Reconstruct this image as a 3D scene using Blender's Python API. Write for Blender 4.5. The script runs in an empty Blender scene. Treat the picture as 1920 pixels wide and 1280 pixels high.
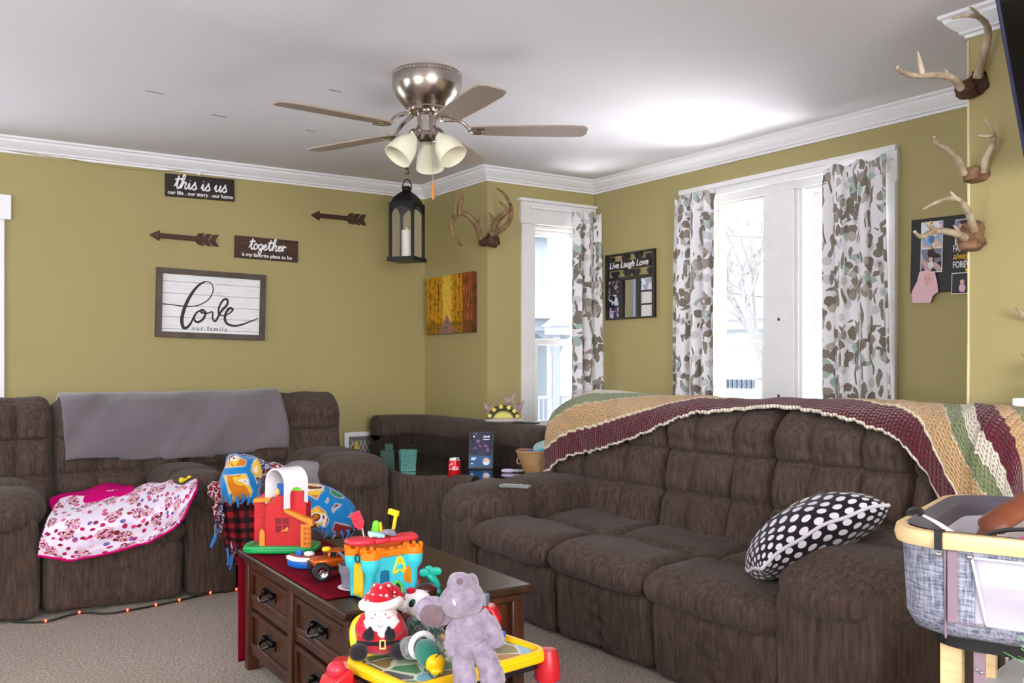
import bpy, bmesh, math, random
from mathutils import Vector, Matrix, Euler
R = math.radians
random.seed(7)
C = bpy.context.scene.collection
# ---------------------------------------------------------------- camera
CH = 1.17            # eye height
HC = 2.485           # ceiling height
FP, HX, HY = 1743.0, 960.0, 680.0
YAW = 34.1
VW = Vector((math.sin(R(YAW)), math.cos(R(YAW)), 0))
RT = Vector((math.cos(R(YAW)), -math.sin(R(YAW)), 0))
cam_d = bpy.data.cameras.new('camera'); cam = bpy.data.objects.new('camera', cam_d); C.objects.link(cam)
cam.location = (0, 0, CH); cam.rotation_euler = (R(90), 0, R(-YAW))
cam_d.sensor_width = 36; cam_d.lens = FP/1920*36; cam_d.shift_y = (HY-640)/1920; cam_d.clip_start = .05
bpy.context.scene.camera = cam
# ---------------------------------------------------------------- sky and daylight
sc = bpy.context.scene
sc.view_settings.view_transform = 'Standard'; sc.view_settings.look = 'None'
sc.view_settings.gamma = 1; sc.view_settings.use_curve_mapping = False
sc.view_settings.exposure = 0.45
wd = bpy.data.worlds.new('sky'); sc.world = wd; wd.use_nodes = True
wn = wd.node_tree.nodes; wl = wd.node_tree.links
bg = wn['Background']; bg.inputs['Strength'].default_value = 7.0
wtc = wn.new('ShaderNodeTexCoord'); wno = wn.new('ShaderNodeTexNoise'); wno.inputs['Scale'].default_value = 2.5
wcr = wn.new('ShaderNodeValToRGB'); wcr.color_ramp.elements[0].color = (.80, .88, 1, 1); wcr.color_ramp.elements[1].color = (1, 1, 1, 1)
wl.new(wtc.outputs['Generated'], wno.inputs['Vector']); wl.new(wno.outputs['Fac'], wcr.inputs['Fac']); wl.new(wcr.outputs['Color'], bg.inputs['Color'])
def area(name, loc, direction, sx, sy, power, col=(1, 1, 1), portal=False):
    l = bpy.data.lights.new(name, 'AREA'); l.shape = 'RECTANGLE'; l.size = sx; l.size_y = sy; l.energy = power; l.color = col
    o = bpy.data.objects.new(name, l); C.objects.link(o); o.location = loc
    o.rotation_euler = Vector(direction).to_track_quat('-Z', 'Y').to_euler()
    if portal: l.cycles.is_portal = True
    return o
# added fill lamps at the unseen windows; the near one stands for the flash
area('fill_near', (0.4, -2.60, 1.55), (.05, 1, .30), 2.6, 1.5, 150, (1, .97, .95))
area('fill_left', (-1.72, 1.2, 1.55), (1, .12, .3), 1.9, 1.5, 26, (.97, .97, 1))
area('fill_left_front', (-1.72, 4.3, 1.55), (1, -.1, .3), 1.1, 1.4, 3, (.97, .97, 1))
# added lamps below the outside sills, imitating daylight thrown up by the snow
area('snow_fill_right', (5.7, 3.45, .0), (-1, 0, .95), 3.0, 1.6, 330, (1, .99, .98))
area('snow_fill_bay', (3.86, 6.35, .2), (0, -1, 1.1), 1.1, 1.0, 90, (1, .99, .98))
# daylight over the bay windows: portals guide the sky through the panes
area('portal_bay', (3.86, 5.48, 1.35), (0, -1, 0), .95, 1.5, 0, portal=True)
area('portal_right', (4.50, 3.45, 1.4), (-1, 0, 0), 1.9, 1.5, 0, portal=True)
# ---------------------------------------------------------------- pixel <-> place helpers (used only to read positions)
def ray(px, py): return VW + RT*((px-HX)/FP) + Vector((0, 0, (HY-py)/FP))
EYE = Vector((0, 0, CH))
def at_s(px, py, s): return EYE + ray(px, py)*s
def on_x(px, py, X): r = ray(px, py); return EYE + r*(X/r.x)
def on_y(px, py, Y): r = ray(px, py); return EYE + r*(Y/r.y)
def on_z(px, py, Z): r = ray(px, py); return EYE + r*((Z-CH)/r.z)
WY1, WX2, WY3, WX4, WX5, WY5 = 6.15, 3.374, 5.28, 4.30, 3.40, 1.94
XL, YN = -1.85, -2.75
# ---------------------------------------------------------------- materials
MATS = {}
def srgb(r, g, b):
    f = lambda c: (c/255/12.92 if c/255 <= .04045 else ((c/255+.055)/1.055)**2.4)
    return (f(r), f(g), f(b), 1)
def mat(name, col, rough=.6, metal=0, bump=0, bscale=60, var=0, vscale=8, vcol=None, spec=.5, sheen=0, emit=None, estr=0,
        stretch=None, alpha=None, coat=0, trans=0, ior=1.45, sub=0):
    if name in MATS: return MATS[name]
    m = bpy.data.materials.new(name); m.use_nodes = True; MATS[name] = m
    n = m.node_tree.nodes; l = m.node_tree.links; b = n['Principled BSDF']
    b.inputs['Base Color'].default_value = col; b.inputs['Roughness'].default_value = rough; b.inputs['Metallic'].default_value = metal
    b.inputs['Specular IOR Level'].default_value = spec
    b.inputs['Sheen Weight'].default_value = sheen; b.inputs['Coat Weight'].default_value = coat
    b.inputs['Transmission Weight'].default_value = trans; b.inputs['IOR'].default_value = ior
    if alpha is not None: b.inputs['Alpha'].default_value = alpha
    if sub: b.inputs['Subsurface Weight'].default_value = sub; b.inputs['Subsurface Radius'].default_value = (.02, .02, .02)
    if emit: b.inputs['Emission Color'].default_value = emit; b.inputs['Emission Strength'].default_value = estr
    tc = n.new('ShaderNodeTexCoord'); mp = n.new('ShaderNodeMapping'); l.new(tc.outputs['Object'], mp.inputs['Vector'])
    if stretch: mp.inputs['Scale'].default_value = stretch
    if bump:
        t = n.new('ShaderNodeTexNoise'); t.inputs['Scale'].default_value = bscale; t.inputs['Detail'].default_value = 4
        l.new(mp.outputs['Vector'], t.inputs['Vector'])
        bp = n.new('ShaderNodeBump'); bp.inputs['Strength'].default_value = min(1, bump); bp.inputs['Distance'].default_value = .004
        l.new(t.outputs['Fac'], bp.inputs['Height']); l.new(bp.outputs['Normal'], b.inputs['Normal'])
    if var:
        t = n.new('ShaderNodeTexNoise'); t.inputs['Scale'].default_value = vscale; t.inputs['Detail'].default_value = 6; t.inputs['Roughness'].default_value = .6
        l.new(mp.outputs['Vector'], t.inputs['Vector'])
        cr = n.new('ShaderNodeValToRGB'); cr.color_ramp.elements[0].position = .35; cr.color_ramp.elements[1].position = .68
        c2 = vcol or tuple([c*(1-var) for c in col[:3]]+[1])
        cr.color_ramp.elements[0].color = c2; cr.color_ramp.elements[1].color = col
        l.new(t.outputs['Fac'], cr.inputs['Fac']); l.new(cr.outputs['Color'], b.inputs['Base Color'])
    return m
class NT:
    """tiny wrapper for hand-wired procedural materials"""
    def __init__(s, name, rough=.7, spec=.3, sheen=0):
        s.m = bpy.data.materials.new(name); s.m.use_nodes = True; MATS[name] = s.m
        s.n = s.m.node_tree.nodes; s.l = s.m.node_tree.links; s.b = s.n['Principled BSDF']
        s.b.inputs['Roughness'].default_value = rough; s.b.inputs['Specular IOR Level'].default_value = spec; s.b.inputs['Sheen Weight'].default_value = sheen
        s.tc = s.n.new('ShaderNodeTexCoord')
    def coord(s, kind='Object', scale=(1, 1, 1), rot=(0, 0, 0), loc=(0, 0, 0)):
        mp = s.n.new('ShaderNodeMapping'); mp.inputs['Scale'].default_value = scale; mp.inputs['Rotation'].default_value = rot; mp.inputs['Location'].default_value = loc
        s.l.new(s.tc.outputs[kind], mp.inputs['Vector']); return mp.outputs['Vector']
    def noise(s, v, scale=5, detail=3, rough=.5, dist=0, color=False):
        t = s.n.new('ShaderNodeTexNoise'); t.inputs['Scale'].default_value = scale; t.inputs['Detail'].default_value = detail
        t.inputs['Roughness'].default_value = rough; t.inputs['Distortion'].default_value = dist; s.l.new(v, t.inputs['Vector'])
        return t.outputs['Color'] if color else t.outputs['Fac']
    def vor(s, v, scale=5, feature='F1', rnd=1, out='Distance', dim='2D', metric='EUCLIDEAN'):
        t = s.n.new('ShaderNodeTexVoronoi'); t.voronoi_dimensions = dim; t.feature = feature; t.distance = metric
        t.inputs['Scale'].default_value = scale; t.inputs['Randomness'].default_value = rnd; s.l.new(v, t.inputs['Vector']); return t.outputs[out]
    def wave(s, v, scale=5, dist=0, direction='X', profile='SIN'):
        t = s.n.new('ShaderNodeTexWave'); t.inputs['Scale'].default_value = scale; t.inputs['Distortion'].default_value = dist
        t.bands_direction = direction; t.wave_profile = profile; s.l.new(v, t.inputs['Vector']); return t.outputs['Fac']
    def ramp(s, f, stops, const=False):
        r = s.n.new('ShaderNodeValToRGB'); e = r.color_ramp
        if const: e.interpolation = 'CONSTANT'
        while len(e.elements) < len(stops): e.elements.new(.5)
        for el, (p, c) in zip(e.elements, stops): el.position = p; el.color = c if len(c) == 4 else tuple(c)+(1,)
        s.l.new(f, r.inputs['Fac']); return r.outputs['Color']
    def mix(s, f, a, b):
        m = s.n.new('ShaderNodeMix'); m.data_type = 'RGBA'
        if isinstance(f, (int, float)): m.inputs[0].default_value = f
        else: s.l.new(f, m.inputs[0])
        for k, x in ((6, a), (7, b)):
            if isinstance(x, tuple): m.inputs[k].default_value = x
            else: s.l.new(x, m.inputs[k])
        return m.outputs[2]
    def math(s, op, a, b=0):
        m = s.n.new('ShaderNodeMath'); m.operation = op
        for k, x in ((0, a), (1, b)):
            if isinstance(x, (int, float)): m.inputs[k].default_value = x
            else: s.l.new(x, m.inputs[k])
        return m.outputs[0]
    def vadd(s, v, c, amt):
        a = s.n.new('ShaderNodeVectorMath'); a.operation = 'MULTIPLY_ADD'; s.l.new(c, a.inputs[0]); a.inputs[1].default_value = (amt,)*3; s.l.new(v, a.inputs[2]); return a.outputs[0]
    def sep(s, v):
        x = s.n.new('ShaderNodeSeparateXYZ'); s.l.new(v, x.inputs[0]); return x.outputs
    def color(s, c): s.l.new(c, s.b.inputs['Base Color']); return s
    def bump(s, h, strength=.5, dist=.003):
        bp = s.n.new('ShaderNodeBump'); bp.inputs['Strength'].default_value = strength; bp.inputs['Distance'].default_value = dist
        s.l.new(h, bp.inputs['Height']); s.l.new(bp.outputs['Normal'], s.b.inputs['Normal']); return s
# ---------------------------------------------------------------- mesh helpers
def cr(pts, n=6, closed=False):
    P = [Vector(p) for p in pts]; out = []; N = len(P)
    for i in range(N if closed else N-1):
        if closed: a, b, c, d = P[i-1], P[i], P[(i+1) % N], P[(i+2) % N]
        else: a, b, c, d = P[max(i-1, 0)], P[i], P[i+1], P[min(i+2, N-1)]
        for k in range(n):
            t = k/n
            out.append(.5*((2*b)+(c-a)*t+(2*a-5*b+4*c-d)*t*t+(3*b-a-3*c+d)*t**3))
    if not closed: out.append(P[-1])
    return out
class MB:
    def __init__(s): s.v = []; s.f = []; s.mi = []; s.k = 0; s.uv = None; s.M = Matrix()
    def slot(s, k): s.k = k; return s
    def add(s, vs, fs, M=None):
        o = len(s.v); T = s.M @ M if M is not None else s.M
        s.v += [T @ Vector(p) for p in vs]; s.f += [tuple(i+o for i in f) for f in fs]; s.mi += [s.k]*len(fs); return s
    def box(s, cx, cy, cz, sx, sy, sz, rot=None):
        M = Matrix.Translation((cx, cy, cz))
        if rot: M = M @ Euler(rot).to_matrix().to_4x4()
        x, y, z = sx/2, sy/2, sz/2
        return s.add([(-x,-y,-z),(x,-y,-z),(x,y,-z),(-x,y,-z),(-x,-y,z),(x,-y,z),(x,y,z),(-x,y,z)],
                     [(0,3,2,1),(4,5,6,7),(0,1,5,4),(1,2,6,5),(2,3,7,6),(3,0,4,7)], M)
    def bb(s, x0, x1, y0, y1, z0, z1): return s.box((x0+x1)/2, (y0+y1)/2, (z0+z1)/2, abs(x1-x0), abs(y1-y0), abs(z1-z0))
    def tube(s, pts, r, n=8, caps=True, flat=1.0):
        P = [Vector(p) for p in pts]; N = len(P); rr = r if isinstance(r, (list, tuple)) else [r]*N
        if len(rr) != N: rr = [rr[0]+(rr[-1]-rr[0])*i/(N-1) if len(rr) == 2 else rr[min(len(rr)-1, int(i*len(rr)/N))] for i in range(N)]
        vs = []; fs = []; up = None
        for i in range(N):
            t = (P[min(i+1, N-1)]-P[max(i-1, 0)])
            t = t.normalized() if t.length > 1e-9 else Vector((0, 0, 1))
            if up is None: up = Vector((0, 0, 1)) if abs(t.z) < .9 else Vector((1, 0, 0))
            a = t.cross(up); a = a.normalized() if a.length > 1e-6 else Vector((1, 0, 0)); b = a.cross(t).normalized(); up = b
            for k in range(n):
                w = 2*math.pi*k/n; vs.append(P[i]+a*(math.cos(w)*rr[i])+b*(math.sin(w)*rr[i]*flat))
        for i in range(N-1):
            for k in range(n): fs.append((i*n+k, i*n+(k+1) % n, (i+1)*n+(k+1) % n, (i+1)*n+k))
        if caps: fs.append(tuple(range(n-1, -1, -1))); fs.append(tuple((N-1)*n+k for k in range(n)))
        return s.add(vs, fs)
    def cyl(s, p0, p1, r0, r1=None, n=20): return s.tube([p0, p1], [r0, r0 if r1 is None else r1], n)
    def lathe(s, prof, c=(0, 0, 0), n=28, rot=None, sy=1, close=False):
        M = Matrix.Translation(c)
        if rot is not None: M = M @ Euler(rot).to_matrix().to_4x4()
        vs = []; fs = []; N = len(prof)
        for r, z in prof:
            for k in range(n):
                w = 2*math.pi*k/n; vs.append((r*math.cos(w), r*math.sin(w)*sy, z))
        for i in range(N-1+(1 if close else 0)):
            j = (i+1) % N
            for k in range(n): fs.append((i*n+k, i*n+(k+1) % n, j*n+(k+1) % n, j*n+k))
        if not close:
            if prof[0][0] > 1e-5: fs.append(tuple(range(n-1, -1, -1)))
            if prof[-1][0] > 1e-5: fs.append(tuple((N-1)*n+k for k in range(n)))
        return s.add(vs, fs, M)
    def puff(s, c, h, e=4.0, n=10, fn=None, rot=None):
        M = Matrix.Translation(c)
        if rot is not None: M = M @ Euler(rot).to_matrix().to_4x4()
        ee = e if isinstance(e, (tuple, list)) else (e, e, e)
        vs = []; fs = []
        for ax in range(3):
            for sg in (-1, 1):
                o = len(vs)
                for i in range(n+1):
                    for j in range(n+1):
                        a = math.tan((2*i/n-1)*math.pi/4); b = math.tan((2*j/n-1)*math.pi/4); p = [0, 0, 0]
                        p[ax] = sg; p[(ax+1) % 3] = a; p[(ax+2) % 3] = b
                        e0 = sum(ee)/3
                        q = sum(abs(p[t])**ee[t] for t in range(3))**(1/e0); p = [t/q for t in p]
                        pt = Vector((p[0]*h[0], p[1]*h[1], p[2]*h[2]))
                        if fn: pt = Vector(fn(pt, p))
                        vs.append(pt)
                for i in range(n):
                    for j in range(n):
                        q = (o+i*(n+1)+j, o+(i+1)*(n+1)+j, o+(i+1)*(n+1)+j+1, o+i*(n+1)+j+1)
                        fs.append(q if sg > 0 else q[::-1])
        return s.add(vs, fs, M)
    def ell(s, c, h, n=8, rot=None, fn=None): return s.puff(c, h, 2, n, fn, rot)
    def prism(s, poly, d0, d1, frame='xz', M=None):
        """poly in two axes, extruded along the third from d0 to d1"""
        f = {'xz': lambda a, b, d: (a, d, b), 'xy': lambda a, b, d: (a, b, d), 'yz': lambda a, b, d: (d, a, b)}[frame]
        n = len(poly); vs = [f(a, b, d0) for a, b in poly]+[f(a, b, d1) for a, b in poly]
        fs = [tuple(range(n)), tuple(range(2*n-1, n-1, -1))]+[(i, i+n, (i+1) % n+n, (i+1) % n) for i in range(n)]
        return s.add(vs, fs, M)
    def grid(s, fn, nu, nv, uv=None):
        o = len(s.v); vs = []; fs = []
        for i in range(nu+1):
            for j in range(nv+1): vs.append(fn(i/nu, j/nv))
        for i in range(nu):
            for j in range(nv): fs.append((i*(nv+1)+j, (i+1)*(nv+1)+j, (i+1)*(nv+1)+j+1, i*(nv+1)+j+1))
        s.add(vs, fs)
        if uv:
            if s.uv is None: s.uv = {}
            for i in range(nu+1):
                for j in range(nv+1): s.uv[o+i*(nv+1)+j] = uv(i/nu, j/nv)
        return s
    def loft(s, prof, x0, x1, r=.03, nx=8, fn=None, ends=5, axis='x'):
        """closed profile (a,b) swept along x (or y), with rounded ends"""
        P = [Vector((p[0], p[1])) for p in prof]; n = len(P); c = sum(P, Vector((0, 0)))/n
        st = [(x0+r*(1-math.cos(t)), r*(1-math.sin(t))) for t in [math.pi/2*k/ends for k in range(ends)]]
        st += [(x0+r+(x1-x0-2*r)*k/nx, 0) for k in range(nx+1)]
        st += [(x1-r*(1-math.cos(t)), r*(1-math.sin(t))) for t in [math.pi/2*k/ends for k in range(ends-1, -1, -1)]]
        nr = []
        for i in range(n):
            t = P[(i+1) % n]-P[i-1]; nn = Vector((t.y, -t.x)); nn = nn.normalized() if nn.length > 1e-9 else Vector((1, 0))
            if nn.dot(P[i]-c) < 0 and i == 0: pass
            nr.append(nn)
        area2 = sum(P[i-1].x*P[i].y-P[i].x*P[i-1].y for i in range(n))
        if area2 < 0: nr = [-q for q in nr]
        vs = []
        for x, ins in st:
            for i in range(n):
                q = P[i]-nr[i]*ins
                if fn: q = q+nr[i]*fn(x, P[i].x, P[i].y)*(1-ins/max(r, 1e-6))
                vs.append((x, q.x, q.y) if axis == 'x' else (q.x, x, q.y))
        fs = []; N = len(st)
        for i in range(N-1):
            for k in range(n): fs.append((i*n+k, (i+1)*n+k, (i+1)*n+(k+1) % n, i*n+(k+1) % n))
        fs.append(tuple(range(n))); fs.append(tuple((N-1)*n+k for k in range(n-1, -1, -1)))
        return s.add(vs, fs)
    def build(s, name, mats, parent=None, world=False, smooth=True, bevel=0, weld=True, seg=2, sub=0, solid=0, angle=40):
        me = bpy.data.meshes.new(name); me.from_pydata([tuple(p) for p in s.v], [], s.f)
        ms = mats if isinstance(mats, (list, tuple)) else [mats]
        for m in ms: me.materials.append(MATS[m] if isinstance(m, str) else m)
        for p, k in zip(me.polygons, s.mi): p.material_index = min(k, len(ms)-1)
        if s.uv:
            ul = me.uv_layers.new(name='UVMap')
            for lp in me.loops: ul.data[lp.index].uv = s.uv.get(lp.vertex_index, (0, 0))
        bm = bmesh.new(); bm.from_mesh(me)
        if weld and not s.uv: bmesh.ops.remove_doubles(bm, verts=bm.verts, dist=1e-5)
        if not s.uv: bmesh.ops.recalc_face_normals(bm, faces=bm.faces)
        bm.to_mesh(me); bm.free()
        if smooth:
            me.polygons.foreach_set('use_smooth', [True]*len(me.polygons))
            me.set_sharp_from_angle(angle=R(angle))
        o = bpy.data.objects.new(name, me); C.objects.link(o)
        if parent is not None:
            o.parent = parent
            if world: o.matrix_parent_inverse = parent.matrix_basis.inverted()
        if solid: md = o.modifiers.new('s', 'SOLIDIFY'); md.thickness = solid; md.offset = 0
        if bevel: md = o.modifiers.new('b', 'BEVEL'); md.width = bevel; md.segments = seg; md.limit_method = 'ANGLE'; md.angle_limit = R(35)
        if sub: md = o.modifiers.new('u', 'SUBSURF'); md.levels = sub; md.render_levels = sub
        return o
def tag(o, label=None, cat=None, group=None, kind=None):
    if label: o['label'] = label
    if cat: o['category'] = cat
    if group: o['group'] = group
    if kind: o['kind'] = kind
    return o
def thing(name, label, cat, loc=(0, 0, 0), rz=0, group=None, rot=None):
    o = bpy.data.objects.new(name, None); C.objects.link(o); o.location = loc; o.rotation_euler = rot or (0, 0, rz)
    o.empty_display_size = .05; o.matrix_basis
    return tag(o, label, cat, group)
def struct(o): o['kind'] = 'structure'; return o
def dup(root, loc=None, rot=None, label=None):
    r = root.copy(); C.objects.link(r)
    if loc is not None: r.location = loc
    if rot is not None: r.rotation_euler = rot
    if label: r['label'] = label
    for ch in list(root.children):
        c = ch.copy(); C.objects.link(c); c.parent = r
        for g in list(ch.children): d = g.copy(); C.objects.link(d); d.parent = c
    return r
def text(mb, s, size, cx, cz, y=0, align='CENTER', shear=0, extr=.0008, fatten=0, space=1):
    cu = bpy.data.curves.new('t', 'FONT'); cu.body = s; cu.size = size; cu.align_x = align; cu.extrude = extr; cu.shear = shear
    cu.offset = fatten; cu.space_character = space; cu.resolution_u = 3
    o = bpy.data.objects.new('t', cu); me = bpy.data.meshes.new_from_object(o)
    vs = [(v.co.x+cx, y-v.co.z, v.co.y+cz) for v in me.vertices]; fs = [tuple(p.vertices) for p in me.polygons]
    mb.add(vs, fs); bpy.data.meshes.remove(me); bpy.data.objects.remove(o); bpy.data.curves.remove(cu)
def noise1(x, seed=0):
    i = math.floor(x); f = x-i; f = f*f*(3-2*f)
    h = lambda k: (math.sin((k+seed*17.3)*127.1+311.7)*43758.5453) % 1
    return (h(i)*(1-f)+h(i+1)*f)*2-1
# ================================================================ materials
sc.cycles.use_denoising = True
w_ = NT('wall_paint', rough=.62, spec=.25); v = w_.coord()
w_.color(w_.mix(w_.noise(v, .9, 3), srgb(160, 147, 100), srgb(170, 157, 109))).bump(w_.noise(v, 120, 3), .12, .002)
c_ = NT('ceiling_paint', rough=.75, spec=.2); v = c_.coord()
c_.color(c_.mix(c_.noise(v, .7, 4), srgb(220, 217, 224), srgb(230, 228, 232))).bump(c_.noise(v, 3, 3), .25, .01)
mat('white_trim', srgb(232, 231, 235), .4, bump=.05, bscale=30)
mat('worn_trim', srgb(226, 225, 226), .5, var=.06, vscale=14)
cp = NT('carpet', rough=.98, spec=.1, sheen=.2); v = cp.coord()
cp.color(cp.mix(cp.noise(v, 2.2, 4), cp.ramp(cp.noise(v, 110, 3), [(.36, srgb(98, 86, 78)), (.64, srgb(182, 166, 152))]), cp.ramp(cp.noise(v, 90, 3), [(.36, srgb(114, 100, 90)), (.64, srgb(194, 178, 164))]))).bump(cp.noise(v, 260, 3), .9, .008)
def chenille(name, dark, light, sc_=(70, 70, 9)):
    f = NT(name, rough=.95, spec=.08, sheen=.08); v = f.coord(scale=sc_)
    n1 = f.noise(v, 1, 4, .6); n2 = f.noise(f.coord(), 3.5, 4, .6)
    f.color(f.mix(n2, f.ramp(n1, [(.3, dark), (.7, light)]), f.ramp(n1, [(.3, tuple(c*.72 for c in dark[:3])), (.75, tuple(c*.8 for c in light[:3]))])))
    f.bump(f.noise(v, 1.6, 4, .6), .55, .005)
    return f
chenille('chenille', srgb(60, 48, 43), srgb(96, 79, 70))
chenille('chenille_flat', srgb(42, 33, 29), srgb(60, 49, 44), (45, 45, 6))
# ================================================================ room shell
def wall(name, boxes, m='wall_paint'):
    b = MB()
    for q in boxes: b.bb(*q)
    return struct(b.build(name, m, smooth=False, weld=False))
T = .16
b = MB().bb(XL-.3, WX4+.4, YN-.3, WY1+.3, -.12, 0); struct(b.build('floor', 'carpet', smooth=False))
b = MB().bb(XL-.3, WX4+.4, YN-.3, WY1+.3, HC, HC+.15); struct(b.build('ceiling', 'ceiling_paint', smooth=False))
# window openings
def op_y(px0, px1, Y): return on_y(px0, 600, Y).x, on_y(px1, 600, Y).x
def op_x(px0, px1, X): return on_x(px0, 600, X).y, on_x(px1, 600, X).y
zs = .70
# back wall with a window running out of frame on the left
bw_top = on_y(5, 412, WY1).z
bo1 = on_y(-14, 500, WY1).x; bo0 = bo1-.95
wall('wall_back', [(XL-T, bo0, WY1, WY1+T, 0, HC), (bo1, WX2+T, WY1, WY1+T, 0, HC), (bo0, bo1, WY1, WY1+T, 0, zs), (bo0, bo1, WY1, WY1+T, bw_top, HC)])
wall('wall_return', [(WX2, WX2+T, WY3, WY1, 0, HC)])
n0, _ = op_y(1000, 1002, WY3); n1 = on_y(1100, 600, WY3).x; nt = on_y(1003, 421, WY3).z
wall('wall_bay', [(WX2+T, n0, WY3, WY3+T, 0, HC), (n1, WX4+T, WY3, WY3+T, 0, HC), (n0, n1, WY3, WY3+T, 0, zs), (n0, n1, WY3, WY3+T, nt, HC)])
r0 = on_x(1325, 600, WX4).y; r1 = on_x(1437, 600, WX4).y; r2 = on_x(1508, 600, WX4).y; r3 = on_x(1655, 600, WX4).y
rt = on_x(1436, 366, WX4).z
wall('wall_right', [(WX4, WX4+T, r0, WY3, 0, HC), (WX4, WX4+T, r2, r1, 0, HC), (WX4, WX4+T, WY5, r3, 0, HC),
                    (WX4, WX4+T, r1, r0, 0, zs), (WX4, WX4+T, r3, r2, 0, zs), (WX4, WX4+T, r1, r0, rt, HC), (WX4, WX4+T, r3, r2, rt, HC)])
wall('wall_corner_return', [(WX5, WX4+T, WY5-T, WY5, 0, HC)])
wall('wall_near_right', [(WX5, WX5+T, YN, WY5-T, 0, HC)])
# unseen half of the room: wall behind the camera and left wall, with windows added for the fill lamps
wall('wall_near', [(XL-T, -.9, YN-T, YN, 0, HC), (1.7, WX5+T, YN-T, YN, 0, HC), (-.9, 1.7, YN-T, YN, 0, .8), (-.9, 1.7, YN-T, YN, 2.3, HC)])
wall('wall_left', [(XL-T, XL, YN, .25, 0, HC), (XL-T, XL, 2.15, 3.75, 0, HC), (XL-T, XL, 4.85, WY1, 0, HC), (XL-T, XL, .25, 2.15, 0, .8), (XL-T, XL, .25, 2.15, 2.3, HC),
                   (XL-T, XL, 3.75, 4.85, 0, .85), (XL-T, XL, 3.75, 4.85, 2.25, HC)])
# thin light bead on the outside corner
b = MB().tube([(WX5-.002, WY5+.002, 0), (WX5-.004, WY5+.004, .9), (WX5+.002, WY5+.003, 1.3), (WX5-.002, WY5+.002, HC-.1)], .005, 6)
struct(b.build('trim_5', mat('corner_bead', srgb(214, 205, 160), .5)))
# ---------------------------------------------------------------- crown moulding and baseboards
def sweep(name, path, prof, m):
    """path corners (x,y) with the room on the right-hand side; prof (out, z)"""
    N = len(path); b = MB(); vs = []; fs = []; n = len(prof)
    for i in range(N):
        p = Vector(path[i]); d0 = (Vector(path[i])-Vector(path[i-1])).normalized() if i else None
        d1 = (Vector(path[(i+1) % N])-p).normalized() if i < N-1 else None
        if d0 is None: d0 = d1
        if d1 is None: d1 = d0
        n0_ = Vector((d0.y, -d0.x)); n1_ = Vector((d1.y, -d1.x)); mm = (n0_+n1_); mm = mm/(mm.dot(n0_)) if mm.length > 1e-6 else n0_
        for o_, z in prof: vs.append((p.x+mm.x*o_, p.y+mm.y*o_, z))
    for i in range(N-1):
        for k in range(n): fs.append((i*n+k, (i+1)*n+k, (i+1)*n+(k+1) % n, i*n+(k+1) % n))
    fs.append(tuple(range(n))); fs.append(tuple((N-1)*n+k for k in range(n)))
    b.add(vs, fs); return struct(b.build(name, m, smooth=False))
H_ = .090
crown = [(0, HC), (.080, HC), (.080, HC-.012), (.068, HC-.018), (.064, HC-.030), (.048, HC-.048), (.032, HC-.062), (.026, HC-.067), (.026, HC-.074), (.013, HC-.078), (.011, HC-H_), (0, HC-H_)]
path = [(XL, WY1), (WX2, WY1), (WX2, WY3), (WX4, WY3), (WX4, WY5), (WX5, WY5), (WX5, YN)]
sweep('trim_1', path, crown, 'white_trim')
base = [(0, 0), (.016, 0), (.016, .10), (.008, .13), (0, .13)]
sweep('baseboard_1', [(XL, WY1), (WX2, WY1), (WX2, WY3), (WX4, WY3), (WX4, WY5), (WX5, WY5), (WX5, YN)], base, 'white_trim')
# cracks and scuffs are too small; a few nail scars on the ceiling
b = MB()
for px, py, L in ((290, 173, .09), (628, 170, .07), (410, 217, .08), (582, 245, .05)):
    p = on_z(px, py, HC); b.box(p.x, p.y, HC-.0008, L, .006, .0016, (0, 0, R(8)))
struct(b.build('trim_6', mat('ceiling_scar', srgb(120, 108, 104), .8), smooth=False, weld=False))
# ================================================================ windows
mat('sash_white', srgb(236, 236, 238), .35)
mat('vinyl_track', srgb(214, 208, 190), .5)
mat('pane_glass', (1, 1, 1, 1), .0, trans=1, ior=1.0, spec=.0, alpha=.12)
def frame(b, u0, u1, z0, z1, t, y0, y1):
    b.bb(u0, u0+t, y0, y1, z0, z1); b.bb(u1-t, u1, y0, y1, z0, z1); b.bb(u0+t, u1-t, y0, y1, z0, z0+t); b.bb(u0+t, u1-t, y0, y1, z1-t, z1)
def window_unit(parent, u0, u1, z0, z1, zm, d=0):
    """double-hung unit in local wall coordinates (x right, y into the wall, z up)"""
    b = MB(); frame(b, u0, u1, z0, z1, .022, .015, .15); b.build('window_frame', 'sash_white', parent, smooth=False)
    for nm, a0, a1, y0 in (('upper_sash', zm-.02, z1-.022, .075), ('lower_sash', z0+.022, zm+.02, .035)):
        b = MB(); frame(b, u0+.022, u1-.022, a0, a1, .042, y0, y0+.035); s_ = b.build(nm, 'sash_white', parent, bevel=.003, smooth=False)
        b = MB().bb(u0+.06, u1-.06, y0+.016, y0+.019, a0+.04, a1-.04); b.build('pane', 'pane_glass', s_, smooth=False)
    b = MB().bb((u0+u1)/2-.025, (u0+u1)/2+.025, .028, .05, zm+.018, zm+.032); b.build('sash_lock', 'white_trim', parent, bevel=.003, smooth=False)
    b = MB()
    for q in (u0+.024, u1-.034): b.bb(q, q+.010, .055, .072, z0+.03, z1-.03)
    b.build('sash_track', 'vinyl_track', parent, smooth=False)
def win_root(name, loc, rz):
    o = bpy.data.objects.new(name, None); C.objects.link(o); o.location = loc; o.rotation_euler = (0, 0, rz); return struct(o)
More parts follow.
